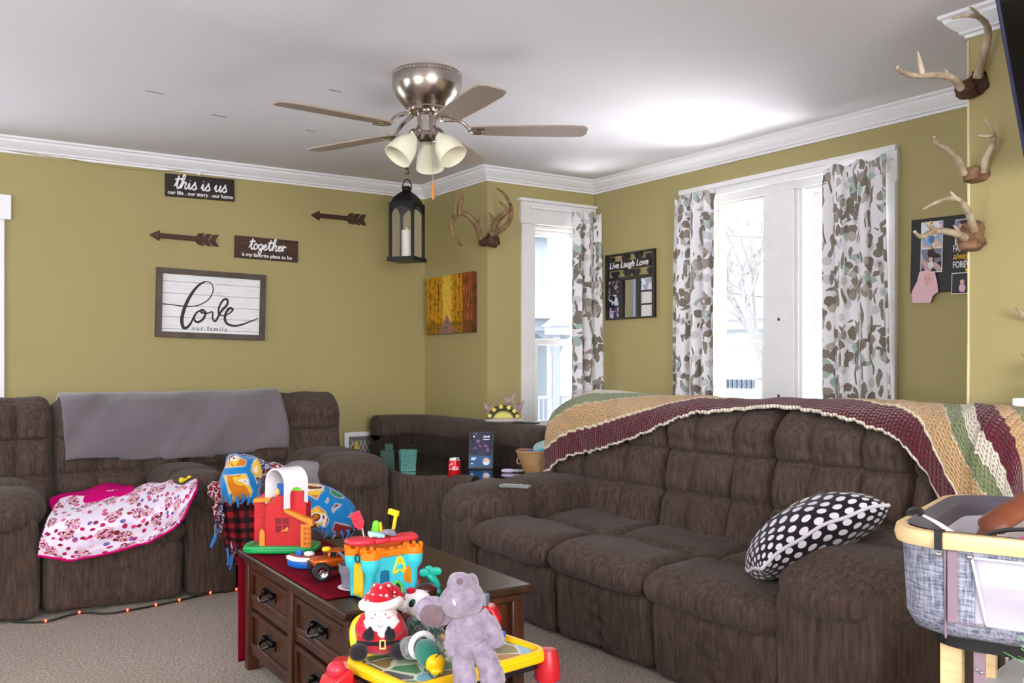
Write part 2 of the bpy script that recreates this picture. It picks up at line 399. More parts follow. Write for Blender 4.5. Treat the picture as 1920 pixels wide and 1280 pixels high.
# bay window (narrow)
W1 = win_root('window_1', (n0, WY3, 0), 0); wN = n1-n0
zm = on_y(1040, 641, WY3).z
window_unit(W1, 0, wN, zs, nt, zm)
b = MB()
cL = on_y(976, 600, WY3).x-n0; cR = wN+(-cL)
b.bb(cL, 0, -.022, .0, zs-.06, nt+.0); b.bb(wN, min(cR, WX4-n0-.01), -.022, 0, zs-.06, nt)
b.bb(cL-.012, min(cR, WX4-n0-.005), -.03, 0, nt, nt+.15); b.bb(cL-.03, min(cR, WX4-n0-.004), -.045, 0, nt+.15, nt+.172)
b.bb(cL-.03, cR-.1, -.055, .05, zs-.075, zs-.045)
b.build('window_casing', 'worn_trim', W1, bevel=.004, smooth=False)
# right window, double with a wide board between
W2 = win_root('window_2', (WX4, r0, 0), R(-90)); L1 = r0-r1; L2 = r0-r2; L3 = r0-r3
zm2 = on_x(1392, 633, WX4).z
window_unit(W2, 0, L1, zs, rt, zm2); window_unit(W2, L2, L3, zs, rt, zm2)
b = MB()
o0 = r0-on_x(1280, 500, WX4).y; o3 = r0-on_x(1683, 500, WX4).y
ht = on_x(1686, 272, WX4).z
b.bb(o0, 0, -.022, 0, zs-.06, rt); b.bb(L3, o3, -.022, 0, zs-.06, rt)
b.bb(o0-.0, o3, -.026, 0, rt, ht-.02); b.bb(o0-.0, o3+.012, -.04, 0, ht-.03, ht)
b.bb(o3-.02, o3+.016, -.03, 0, rt-.06, ht-.02)
b.bb(o0-.03, o3+.03, -.055, .05, zs-.075, zs-.045)
b.build('window_casing', 'worn_trim', W2, bevel=.004, smooth=False)
mb_ = MB().bb(L1, L2-.05, -.03, 0, zs-.04, rt); mb_.bb(L2-.05, L2+.004, -.02, .016, zs-.04, rt).bb(L2-.03, L2-.02, -.026, 0, zs-.04, rt)
ml = mb_.build('mullion_board', 'worn_trim', W2, bevel=.003, smooth=False)
b = MB()
for zz in (1.42, .98): 
    b.cyl(((L1+L2)/2-.02, -.032, zz), ((L1+L2)/2-.02, -.028, zz), .009, n=10)
b.build('screw_hole', mat('hole_dark', srgb(50, 45, 42), .8), ml)
# window on the back wall, only the edge of its casing is in frame
W3 = win_root('window_3', (bo0, WY1, 0), 0); wB = bo1-bo0
window_unit(W3, 0, wB, zs, bw_top, 1.45)
cR = on_y(8, 600, WY1).x-bo0; hR = on_y(20, 390, WY1).x-bo0; hT = on_y(10, 366, WY1).z
b = MB(); b.bb(wB, cR, -.022, 0, zs-.06, bw_top); b.bb(-(cR-wB), 0, -.022, 0, zs-.06, bw_top); b.bb(-(cR-wB)-.03, hR, -.035, 0, bw_top, hT)
b.bb(-.12, hR, -.055, .05, zs-.075, zs-.045)
b.build('window_casing', 'white_trim', W3, bevel=.004, smooth=False)
# plain frames in the windows added to the unseen half for the fill lamps
for nm, loc, rz, ww, z0, z1 in (('added_window_4', (XL, .25, 0), R(90), 1.9, .8, 2.3), ('added_window_5', (1.7, YN, 0), R(180), 2.6, .8, 2.3), ('added_window_6', (XL, 3.75, 0), R(90), 1.1, .85, 2.25)):
    wq = win_root(nm, loc, rz); window_unit(wq, 0, ww, z0, z1, (z0+z1)/2)
    b = MB(); frame(b, -.11, ww+.11, z0-.11, z1+.11, .11, -.022, 0); b.build('window_casing', 'white_trim', wq, bevel=.004, smooth=False)
# ================================================================ curtains
cu = NT('floral_curtain', rough=.85, spec=.15); uv = cu.coord('UV')
wp = cu.vadd(uv, cu.noise(uv, 9, 3, color=True), .055)
wp2 = cu.vadd(uv, cu.noise(uv, 26, 2, color=True), .03)
wp3 = cu.vadd(wp, cu.noise(uv, 40, 2, color=True), .022)
pet = cu.vor(wp3, 19, 'F1'); blob = cu.math('LESS_THAN', pet, .50)
clus = cu.math('LESS_THAN', cu.vor(wp, 6.2, 'F1', .75), .44)
flower = cu.math('MULTIPLY', blob, clus)
vcol = cu.vor(wp3, 19, 'F1', out='Color')
br = cu.ramp(cu.sep(vcol)[0], [(0, srgb(128, 118, 110)), (.35, srgb(150, 141, 132)), (.55, srgb(118, 112, 100)), (.72, srgb(176, 168, 162)), (.86, srgb(160, 178, 172))], const=True)
st_v = cu.vadd(cu.coord('UV', scale=(1, .32, 1), rot=(0, 0, .5)), cu.noise(uv, 6, 2, color=True), .09)
leaf = cu.math('LESS_THAN', cu.vor(st_v, 15, 'F1', 1), .2)
stv2 = cu.vadd(cu.coord('UV', scale=(1, .2, 1), rot=(0, 0, -.25)), cu.noise(uv, 5, 2, color=True), .10)
stem = cu.math('LESS_THAN', cu.vor(stv2, 17, 'F1', 1), .10)
pale = cu.math('LESS_THAN', cu.vor(cu.coord('UV', loc=(.3, .7, 0)), 9, 'F1', 1), .22)
base_c = cu.mix(pale, srgb(226, 224, 228), srgb(196, 194, 200))
c1 = cu.mix(leaf, base_c, srgb(132, 128, 116)); c1 = cu.mix(stem, c1, srgb(112, 106, 98)); c1 = cu.mix(flower, c1, br)
cu.color(c1)
cu.b.inputs['Transmission Weight'].default_value = 0
def curtain(name, label, loc, rz, wt, wb, z0, z1, folds, seed, shift=0, depth=.035, off=.07):
    def wave_(u, t):
        ph = folds*2*math.pi*u+noise1(u*3+seed, 1)*.9
        return (math.sin(ph)*depth+math.sin(ph*2.3+seed)*depth*.25)*(.55+.45*t)
    def f(u, t):
        w = wt+(wb-wt)*t**.8; x = shift*t+u*w+math.sin(folds*4*math.pi*u+seed)*.006+noise1(t*4+u*3, seed)*.004
        z = z1+(z0-z1)*t + (.012*math.sin(folds*2*math.pi*u+seed) if t < .05 else 0)
        return (x, -off-.01+wave_(u, t)*(.35 if t < .03 else 1), z)
    cloth_w = max(wt, wb)*1.45
    b = MB().grid(f, 90, 50, uv=lambda u, t: (u*cloth_w+seed*.37, (1-t)*(z1-z0)))
    o = b.build('curtain', 'floral_curtain', solid=.0025, angle=180); o.location = loc; o.rotation_euler = (0, 0, rz)
    return tag(o, label, 'curtain', 'floral window curtains')
cz0 = .52
cx0 = on_y(1072, 500, WY3-.07).x; cx1 = on_y(1130, 500, WY3-.07).x
tz = on_y(1100, 398, WY3-.07).z
curtain('curtain', 'floral curtain on the narrow bay window, next to the small photo collage', (cx0, WY3, 0), 0, cx1-cx0, cx1-cx0+.03, cz0, tz, 3.2, 1, depth=.03)
def rspan(a, b_, off=.07): return on_x(a, 500, WX4-off).y, on_x(b_, 500, WX4-off).y
a0, a1 = rspan(1266, 1345); tz = on_x(1300, 366, WX4-.07).z
curtain('curtain', 'floral curtain at the left of the wide double window', (WX4, a0, 0), R(-90), a0-a1, a0-a1+.04, cz0, tz, 3.6, 3, shift=-.03)
a0, a1 = rspan(1549, 1664); tz = on_x(1610, 303, WX4-.07).z
curtain('curtain', 'floral curtain at the right of the wide double window, beside the family photo board', (WX4, a0, 0), R(-90), a0-a1, a0-a1+.05, cz0, tz, 2.6, 5, depth=.028)
b = MB().cyl((n0-.06, WY3-.055, tz-.01 if False else on_y(1100, 400, WY3-.07).z), (WX4-.02, WY3-.055, on_y(1100, 400, WY3-.07).z), .006, n=8)
b.build('rod', 'white_trim', W1, world=True)
b = MB().cyl((WX4-.055, r0+.09, tz-.02), (WX4-.055, r3-.09, tz-.02), .006, n=8)
b.build('rod', 'white_trim', W2, world=True)
# ================================================================ outside
mat('snow', srgb(235, 238, 242), .8); mat('siding_pale', srgb(120, 128, 134), .8); mat('porch_grey', srgb(100, 106, 112), .8)
mat('roof_pale', srgb(120, 122, 126), .85); mat('porch_dark', srgb(60, 68, 78), .8); mat('bark', srgb(104, 102, 102), .9); mat('wire_black', srgb(70, 72, 76), .7)
g = MB().bb(-40, 60, -30, 60, -1.0, -.9); tag(struct(g.build('ground', 'snow', smooth=False)))
# porch house beyond the bay window
hs = thing('porch_house', 'pale house with columned porch and railing, beyond the narrow bay window', 'house', (9.0, 17.0, -.9), R(-20))
MB().bb(-5, 3.5, 2, 6, 0, 5.0).build('wall', mat('siding_light', srgb(112, 118, 124), .85), hs, smooth=False)
MB().bb(-5, 3.5, 0, 2.05, .0, .55).build('porch_floor', 'porch_grey', hs, smooth=False)
b = MB().bb(-5.2, 3.7, -.2, 2.2, 2.75, 3.0); b.prism([(-.4, 3.0), (2.2, 3.0), (2.2, 3.9)], -5.2, 3.7, 'yz'); b.build('porch_roof', 'siding_light', hs, smooth=False)
b = MB().prism([(1.6, 5.0), (6.4, 5.0), (4, 6.8)], -5.3, 3.8, 'yz'); b.build('roof', 'roof_pale', hs, smooth=False)
for k in range(6):
    x = -4.6+k*1.55; b = MB().bb(x-.08, x+.08, .05, .21, .55, 2.75)
    for sg in (-1, 1): b.prism([(x+sg*.08, 2.75), (x+sg*.5, 2.75), (x+sg*.3, 2.62), (x+sg*.16, 2.45), (x+sg*.08, 2.2)], .1, .16)
    b.build('porch_column', mat('porch_white', srgb(130, 134, 140), .7), hs, smooth=False)
b = MB().bb(-5, 3.5, .1, .15, 1.3, 1.36).bb(-5, 3.5, .1, .15, .68, .73)
for k in range(84): b.bb(-4.95+k*.1, -4.92+k*.1, .11, .14, .7, 1.34)
b.build('railing', 'porch_white', hs, smooth=False, weld=False)
for x in (-3.6, -.9, 1.8):
    wq = MB().bb(x, x+.9, 1.93, 2.0, 1.0, 2.4).build('window', 'porch_dark', hs, smooth=False)
# white house beyond the wide window
p = at_s(1390, 722, 15.0)
h2 = thing('white_house', 'white sided house with a dentil row and blinds, beyond the wide window', 'house', (p.x, p.y, -.9), R(-78))
sd = NT('siding_rows', rough=.85); v = sd.coord(); sd.color(sd.ramp(sd.math('FRACT', sd.math('MULTIPLY', sd.sep(v)[2], 7)), [(0, srgb(96, 102, 104)), (.12, srgb(124, 130, 132))]))
MB().bb(-3.5, 1.2, 0, 3, 0, 2.6).build('wall', 'siding_rows', h2, smooth=False)
MB().bb(-3.9, 1.5, -.4, 3.4, 2.6, 2.75).prism([(-.5, 2.75), (3.5, 2.75), (1.5, 3.9)], -3.9, 1.5, 'yz').build('roof', 'roof_pale', h2, smooth=False)
b = MB()
for k in range(30): b.bb(-1.3+k*.085, -1.255+k*.085, -.04, 0, 1.66, 1.8)
b.build('dentil_row', 'porch_dark', h2, smooth=False, weld=False)
fr = MB().bb(-.55, .75, -.05, .0, .3, 1.55).build('window', mat('blind_teal', srgb(112, 130, 132), .7), h2, smooth=False)
MB().bb(.40, .70, -.07, -.05, .3, 1.55).build('pane', mat('pane_blue', srgb(92, 126, 150), .3), fr, smooth=False)
# bare tree and wires
def tree(loc, s, seed):
    random.seed(seed); b = MB()
    def br_(p, d, L, r, k):
        q = p+d*L; m_ = p+d*L*.5+Vector((random.uniform(-1, 1), random.uniform(-1, 1), random.uniform(-1, 1)))*L*.06
        b.tube([p, m_, q], [r, r*.85, r*.7], 5, caps=False)
        if k == 0: return
        for i in range(3 if k > 1 else 4):
            dd = (d+Vector((random.uniform(-1, 1), random.uniform(-1, 1), random.uniform(-.45, .8)))*.75).normalized()
            br_(p+d*L*random.uniform(.5, 1), dd, L*random.uniform(.6, .82), r*.6, k-1)
    br_(Vector(loc), Vector((0, 0, 1)), 1.7*s, .09*s, 6)
    return b
p = at_s(1425, 560, 11.5)
tag(tree((p.x, p.y, -.9), 1.1, 5).build('bare_tree', 'bark'), 'bare branched winter tree seen through the wide window', 'tree')
for (a_, b_), lab in ((((1330, 440, 14), (1460, 447, 14)), 'highest'), (((1330, 545, 14), (1460, 560, 14)), 'lowest')):
    A = at_s(*a_); B = at_s(*b_); d = (B-A); A2 = A-d*1.2; B2 = B+d*2
    tag(MB().tube([A2, A, B, B2], .012, 5).build('power_line', 'wire_black'), 'black overhead wire outside the wide window, %s of the wires' % lab, 'wire')
# ================================================================ sofas
def tuft(x, z, xs, zs_, amp):
    """soft bulge inside every cell, creases between"""
    for a, b_ in zip(xs[:-1], xs[1:]):
        if a <= x <= b_: u = (x-a)/(b_-a)*2-1; break
    else: return 0
    for a, b_ in zip(zs_[:-1], zs_[1:]):
        if a <= z <= b_: w = (z-a)/(b_-a)*2-1; break
    else: return 0
    k = (1-abs(u)**3.2)*(1-abs(w)**3.2)
    return (amp*(max(k, 0)**.42) - amp*.3)*(1 if z < .86 else max(.25, 1-(z-.86)/.10*.75))
def backrest(parent, x0, x1, D0, zb, zt, seed, cols=3, amp=.062, r=.06, rows=(.34, .575, .765)):
    # side profile (y, z): y=0 at the back of the sofa, front is negative
    k = zt
    prof = cr([(-.40, .30), (-.37, .45), (-.345, .60), (-.32, .72), (-.325, .80), (-.315, .88), (-.27, k-.035), (-.20, k), (-.10, k-.02), (-.045, k-.09), (-.03, .7), (-.03, .35), (-.2, .28)], 12, closed=True)
    prof = [(p.x, p.y) for p in prof]
    w = x1-x0
    xs = [x0+w*t for t in ([0, .31, .68, 1] if cols == 3 else [0, .5, 1])]
    zz = list(rows)+[k+.03]
    def f(x, y, z):
        n = noise1(x*9, seed)*.004+noise1(x*23+z*11, seed+3)*.003+noise1(z*17+x*5, seed+9)*.003
        if y < -.20:
            off = .012*math.sin(z*40+seed)
            return tuft(x+off*0, z, xs, zz, amp)+n-.01*max(0, 1-abs(z-.815)/.03)
        return n
    b = MB().loft(prof, x0, x1, r, 54, f, 6)
    return b.build('backrest', 'chenille', parent, angle=180)
def seat_unit(parent, x0, x1, D, seed, foot=True, front=0.0):
    prof = cr([(-.30, .40), (-.45, .43), (-.62, .422), (-.72, .415), (-.80, .428), (-D+.04, .425), (-D-.045, .39), (-D-.065, .345), (-D-.04, .30), (-D+.04, .285), (-.7, .28), (-.32, .28)], 8, closed=True)
    def f(x, y, z):
        t = noise1(x*7+y*5, seed)*.006+noise1(x*26+y*9, seed+2)*.0025
        if z > .38: t -= .02*math.exp(-((y+.70)/.045)**2)
        return t
    MB().loft([(p.x, p.y) for p in prof], x0, x1, .07, 26, f, 7).build('seat_cushion', 'chenille', parent, angle=180)
    if foot:
        mid = (x0+x1)/2
        prof = cr([(-D+.12, .30), (-D+.02, .31), (-D-.015, .26), (-D-.005, .16), (-D+.005, .05), (-D+.04, .014), (-D+.14, .02)], 8, closed=True)
        def f2(x, y, z):
            t = noise1(x*8+z*7, seed+4)*.007+noise1(x*31+z*5, seed+5)*.003
            s_ = abs(x-mid)
            return t-.016*math.exp(-(s_/.014)**2)+.006*math.sin(z*90+x*20)*math.exp(-(s_/.08)**2)
        MB().loft([(p.x, p.y) for p in prof], x0+.006, x1-.006, .05, 30, f2, 6).build('footrest', 'chenille', parent, angle=180)
def arm(parent, x0, x1, D, seed, zt=.60, front=.0, over=.05, depth=None):
    c = (x0+x1)/2; w = x1-x0
    tomb = cr([(x0+.03, .015), (x0+.012, .2), (x0+.012, zt-.16), (x0+.05, zt-.09), (c, zt-.06), (x1-.05, zt-.09), (x1-.012, zt-.16), (x1-.012, .2), (x1-.03, .015), (c, .01)], 8, closed=True)
    f = lambda x, y, z: noise1(x*6+z*5, seed)*.005+noise1(z*21+y*13, seed+2)*.002
    a = MB().loft([(p.x, p.y) for p in tomb], -D+.0-front, -.12, .03, 20, f, 5, axis='y').build('arm', 'chenille', parent, angle=180)
    dd = depth or (D-.12)
    def g(pt, q):
        t = noise1(pt.y*9+pt.x*4, seed+5)*.009+noise1(pt.y*24+pt.z*20, seed+6)*.003
        s_ = .030*math.exp(-((pt.y+dd*.10)/.022)**2)
        k = 1+(t-s_)/.12
        drop = -.03 if pt.y < -dd*.4 else 0
        # the pillow rolls down over the front of the arm
        zz = pt.z*k - max(0, (-pt.y-dd*.30))**2*.55
        return (pt.x*k, pt.y, zz)
    MB().puff((c, -.12-dd/2-.015-front*.7, zt-.085), (w/2+over, dd/2+.03, .115), (2.6, 3.4, 2.3), 22, g).build('arm_pillow', 'chenille', parent, angle=180)
def sofa(name, label, loc, rz, D, L, arms, seats, backs, zt, consoles=()):
    t = thing(name, label, 'sofa', loc, rz)
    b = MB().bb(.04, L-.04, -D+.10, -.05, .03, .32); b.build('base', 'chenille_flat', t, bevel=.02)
    for x in (.1, L-.1):
        for y in (-D+.15, -.12): MB().cyl((x, y, 0), (x, y, .05), .02, n=10).build('foot', mat('black_plastic', srgb(22, 21, 22), .5), t)
    for i, (a, c) in enumerate(backs): backrest(t, a, c, D, .36, zt+(.0 if i % 2 else .008), i*7+int(L*10), cols=3)
    for i, (a, c) in enumerate(seats): seat_unit(t, a, c, D, i*5+int(L*7))
    for i, a in enumerate(arms): arm(t, a[0], a[1], D, i*3+2, **(a[2] if len(a) > 2 else {}))
    return t
# sofa A along the back wall (local x = world x)
AX, AYB, AD = .22, 5.75, 1.03
SA = sofa('recliner_loveseat', 'dark brown loveseat against the back wall under the love sign', (AX, AYB, 0), 0, AD, 2.15,
    [(0, .39, dict(zt=.565)), (1.02, 1.30, dict(zt=.585, over=.03, front=.0)), (1.83, 2.15, dict(zt=.63, over=.06, front=.02))],
    [(.385, 1.02), (1.30, 1.83)], [(-.02, .53), (.53, 1.20), (1.20, 2.17)], .975)
# sofa B under the wide window (local x runs towards the camera)
BXB, BYT, BD = 3.38, 4.08, 1.015
SB = sofa('reclining_sofa', 'dark brown three seat sofa under the wide window with tufted back', (BXB, BYT, 0), R(-90), BD, 2.50,
    [(0, .30, dict(zt=.555, over=.08, front=.05)), (2.085, 2.49, dict(zt=.56, over=.085, front=.02))],
    [(.27, .895), (.895, 1.50), (1.50, 2.12)], [(.0, .86), (.86, 1.49), (1.49, 2.12), (2.12, 2.47)], .975)
# ================================================================ corner wedge between the sofas
mat('black_gloss', srgb(14, 13, 15), .12, coat=.5)
cz_ = .545
wg = thing('corner_console', 'dark fabric corner console with black shelf between the two sofas', 'console', (2.9, 5.2, 0))
zr = .80
xl, xr_ = on_y(700, 800, 5.95).x, 3.30
def cv(pts, n=8): return [(p.x, p.y) for p in cr([(a, b_) for a, b_ in pts], n)]
# L-shaped upholstered back with a thick padded rim
outer = [(xl, 6.02), (3.10, 6.02), (3.30, 5.80), (3.30, 4.30)]
inner = [(xl, 5.82), (2.98, 5.82), (3.10, 5.70), (3.10, 4.30)]
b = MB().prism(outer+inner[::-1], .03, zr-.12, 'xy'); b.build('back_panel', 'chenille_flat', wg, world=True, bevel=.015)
b = MB(); rim = [((xl+.0), 5.91), (2.6+(xl-2.6)*.5+.25, 5.91), (3.0, 5.91), (3.14, 5.84), (3.20, 5.70), (3.20, 5.2), (3.20, 4.75), (3.20, 4.30)]
b.tube([(p.x, p.y, zr-.085) for p in cr([(q[0], q[1], 0) for q in rim], 8)], .105, 18, flat=.85)
b.build('padded_rim', 'chenille', wg, world=True)
fl = on_z(738, 884, .585); fr_ = (2.50, 4.08)
front = [(2.40, 4.92), (2.43, 4.72), (2.47, 4.45), (2.50, 4.08)]
b = MB().prism([(2.42, 5.80)]+front+[(3.08, 4.08), (3.08, 5.66), (2.96, 5.80)], cz_-.03, cz_, 'xy'); b.build('shelf', 'black_gloss', wg, world=True, bevel=.004)
def fp_(u, t):
    p = cr([(2.39, 4.96, .0), (2.40, 4.82, 0), (2.43, 4.6, 0), (2.47, 4.35, 0), (2.50, 4.05, 0)], 6); q = p[min(int(u*24), 24)]
    return q
pts = [fp_(k/24, 0) for k in range(25)]
b = MB(); vs = []; fs = []
for k, q in enumerate(pts):
    top = .59-.045*math.sin(math.pi*min(1, k/24*1.1))
    prof_ = [(-.0, .04), (-.02, .3), (-.015, top-.03), (.005, top), (.04, top-.005), (.055, top-.04), (.055, .04)]
    for o_, z in prof_: vs.append((q.x+o_, q.y+o_*.12, z))
for k in range(24):
    for j in range(6): fs.append((k*7+j, (k+1)*7+j, (k+1)*7+j+1, k*7+j+1))
b.add(vs, fs); b.build('front_panel', 'chenille', wg, world=True, angle=60)
# ================================================================ coffee table
wd1 = NT('dark_walnut', rough=.38, spec=.35); v = wd1.coord(scale=(12, 1.2, 12))
wd1.color(wd1.ramp(wd1.noise(v, 1.6, 5, .6, .8), [(.3, srgb(32, 18, 11)), (.7, srgb(64, 40, 24))])).bump(wd1.noise(v, 5, 4), .12, .001)
wd2 = NT('dark_walnut_side', rough=.36, spec=.5); v = wd2.coord(scale=(12, 12, 1.4))
wd2.color(wd2.ramp(wd2.noise(v, 1.6, 5, .6, .8), [(.3, srgb(28, 12, 6)), (.7, srgb(84, 40, 16))]))
mat('antique_brass', srgb(26, 22, 20), .3, metal=.6)
TX, TY, TZ, TR = 1.435, 3.0, .455, R(-2)
ct = thing('coffee_table', 'dark walnut coffee table with drawers in front of the loveseat', 'table', (TX, TY, 0), TR)
hw, hl = .325, .54
b = MB().bb(-hw, hw, -hl, hl, TZ-.028, TZ); b.build('tabletop', 'dark_walnut', ct, bevel=.008, seg=3)
MB().bb(-hw+.02, hw-.02, -hl+.02, hl-.02, TZ-.055, TZ-.028).build('top_moulding', 'dark_walnut_side', ct, bevel=.006)
iw, il = hw-.045, hl-.04
b = MB().bb(-iw+.025, iw-.01, -il+.01, il-.01, .09, TZ-.05); b.build('carcase', 'dark_walnut_side', ct, smooth=False)
for sx in (-1, 1):
    for sy in (-1, 0, 1):
        if sy == 0 and sx == 1: continue
        b = MB().bb(sx*iw-.022, sx*iw+.022, sy*il-.022, sy*il+.022, 0.0 if sy else .07, TZ-.05); b.build('leg', 'dark_walnut_side', ct, bevel=.003)
b = MB()
b.bb(-iw-.008, -iw+.03, -il, il, .24, .268).bb(-iw-.008, -iw+.03, -il, il, .06, .085)
b.bb(-iw+.03, iw, -il-.006, -il+.02, .06, .10).bb(-iw+.03, iw, il-.02, il+.006, .06, .10)
b.build('rail', 'dark_walnut_side', ct, bevel=.003)
def pull(parent, y, z, w=.085):
    h = MB()
    for s_ in (-1, 1): h.ell((-iw-.018, y+s_*w/2, z+.006), (.012, .013, .013), 5)
    h.tube(cr([(-iw-.022, y-w/2, z), (-iw-.04, y-w/3, z-.012), (-iw-.042, y, z-.018), (-iw-.04, y+w/3, z-.012), (-iw-.022, y+w/2, z)], 5), .0055, 8)
    h.box(-iw-.007, y, z, .004, w*1.35, .036)
    h.build('handle', 'antique_brass', parent)
for y0, y1 in ((.025, il-.022), (-il+.022, -.025)):
    for z0, z1, nm in ((.275, TZ-.065, 'drawer'), (.092, .233, 'door')):
        b = MB().bb(-iw-.004, -iw+.012, y0, y1, z0, z1)
        frame_t = .024
        m2 = MB()
        o_ = MB().bb(-iw-.004, -iw+.02, y0, y1, z0, z1)
        o_.bb(-iw-.014, -iw-.004, y0, y0+frame_t, z0, z1).bb(-iw-.014, -iw-.004, y1-frame_t, y1, z0, z1)
        o_.bb(-iw-.014, -iw-.004, y0+frame_t, y1-frame_t, z0, z0+frame_t*.8).bb(-iw-.014, -iw-.004, y0+frame_t, y1-frame_t, z1-frame_t*.8, z1)
        d_ = o_.build(nm, 'dark_walnut_side', ct, bevel=.002)
        pull(d_, (y0+y1)/2, (z0+z1)/2)
# white corner guard under the near right corner of the top
# ================================================================ lights along the loveseat base
sl = thing('string_light', 'dark cord of small red lights along the base of the loveseat', 'string light', (1.2, 4.72, 0))
pts = [on_z(px, py, .012) for px, py in ((20, 1163), (85, 1163), (148, 1147), (200, 1148), (238, 1143), (291, 1133), (335, 1124), (388, 1107), (437, 1101), (470, 1096))]
pts = [Vector((p.x, min(p.y, 4.735), .008)) for p in pts]
MB().tube(cr(pts, 5), .005, 6).build('cord', mat('cord_dark', srgb(28, 34, 26), .6), sl, world=True)
mat('red_led', srgb(255, 50, 30), .3, emit=(1, .06, .03, 1), estr=6)
for k in (1, 2, 4, 5, 6, 7, 8):
    MB().ell((pts[k].x, pts[k].y-.012, .014), (.005, .005, .007), 5).build('bulb', 'red_led', sl, world=True)
# ================================================================ ceiling fan
mat('brushed_nickel', srgb(176, 166, 160), .24, metal=1)
mat('fan_blade', srgb(158, 142, 130), .5, var=.12, vscale=20, stretch=(1, 8, 8))
mat('frosted_glass', srgb(226, 222, 200), .35, sub=.2)
fc = VW*4.22+RT*(-.385); FX, FY = fc.x, fc.y
fan = thing('ceiling_fan', 'brushed nickel ceiling fan with five taupe blades and tulip glass shades', 'ceiling fan', (FX, FY, HC))
prof = [(.0, 0), (.150, 0), (.153, -.004), (.153, -.020), (.158, -.024), (.158, -.060), (.155, -.072), (.150, -.09), (.138, -.115), (.118, -.140), (.100, -.158), (.094, -.164), (.096, -.172), (.088, -.180), (.04, -.184), (0, -.184)]
MB().lathe(prof, n=40).build('motor_housing', 'brushed_nickel', fan, angle=30)
b = MB()
for k in range(56):
    w = 2*math.pi*k/56; b.ell((.1535*math.cos(w), .1535*math.sin(w), -.012), (.0045,)*3, 2)
b.build('beaded_rim', 'brushed_nickel', fan)
MB().lathe([(.0, -.18), (.05, -.18), (.052, -.19), (.045, -.20), (.045, -.27), (.052, -.275), (.055, -.29), (.045, -.305), (.03, -.315), (.0, -.318)], n=28).build('light_hub', 'brushed_nickel', fan, angle=30)
zb = -.258
for k, dg in enumerate((218, 146, 74, 2, 296)):
    a = R(dg) + R(-YAW); ca, sa = math.cos(a), math.sin(a)
    M = Matrix.Rotation(a, 4, 'Z')
    b = MB(); b.M = M @ Matrix.Translation((0, 0, zb)) @ Matrix.Rotation(R(-7), 4, 'X')
    out = [(.20, -.048), (.30, -.058), (.50, -.066), (.66, -.068), (.712, -.058), (.728, -.03), (.728, .03), (.712, .058), (.66, .068), (.50, .066), (.30, .058), (.20, .048)]
    b.prism(out, -.004, .004, 'xy'); bl = b.build('blade', 'fan_blade', fan, smooth=False, bevel=.002)
    b = MB(); b.M = M
    b.tube(cr([(.085, 0, -.180), (.12, .012, -.205), (.16, .0, -.222), (.20, 0, zb-.004)], 5), [.011, .008], 8)
    b.tube(cr([(.19, 0, zb-.006), (.215, -.03, zb-.007), (.26, -.036, zb-.007)], 5), .006, 6, flat=.7)
    b.tube(cr([(.19, 0, zb-.006), (.215, .03, zb-.007), (.26, .036, zb-.007)], 5), .006, 6, flat=.7)
    b.box(.235, 0, zb-.007, .05, .06, .004)
    for q in (-.025, .025): b.ell((.25, q, zb-.012), (.006, .006, .004), 3)
    b.build('blade_iron', 'brushed_nickel', bl)
for k, dg in enumerate((215, 325, 90)):
    a = R(dg)+R(-YAW); d = Vector((math.cos(a), math.sin(a), 0))
    Mz = Matrix.Translation(d*.045+Vector((0, 0, -.262))) @ Matrix.Rotation(a, 4, 'Z') @ Matrix.Rotation(R(180-38), 4, 'Y')
    b = MB(); b.M = Mz; b.tube([(0, 0, -.02), (0, 0, .03)], [.012, .012], 10); b.lathe([(.0, .02), (.026, .022), (.028, .04), (.022, .046), (0, .046)], n=18)
    fit = b.build('light_fitter', 'brushed_nickel', fan)
    b = MB(); b.M = Mz
    b.lathe([(.020, .042), (.030, .06), (.046, .085), (.058, .115), (.062, .145), (.066, .175), (.063, .175), (.059, .145), (.055, .115), (.043, .087), (.027, .063), (.017, .045)], n=26, close=True)
    b.build('glass_shade', 'frosted_glass', fit)
b = MB().tube([(.01, -.03, -.30), (.012, -.032, -.50)], .0012, 5); pc = b.build('pull_chain', 'brushed_nickel', fan)
MB().lathe([(0, -.50), (.004, -.50), (.008, -.53), (.009, -.56), (.005, -.578), (0, -.58)], (.012, -.032, 0), 12).build('wooden_fob', mat('amber_wood', srgb(190, 120, 50), .4), pc)
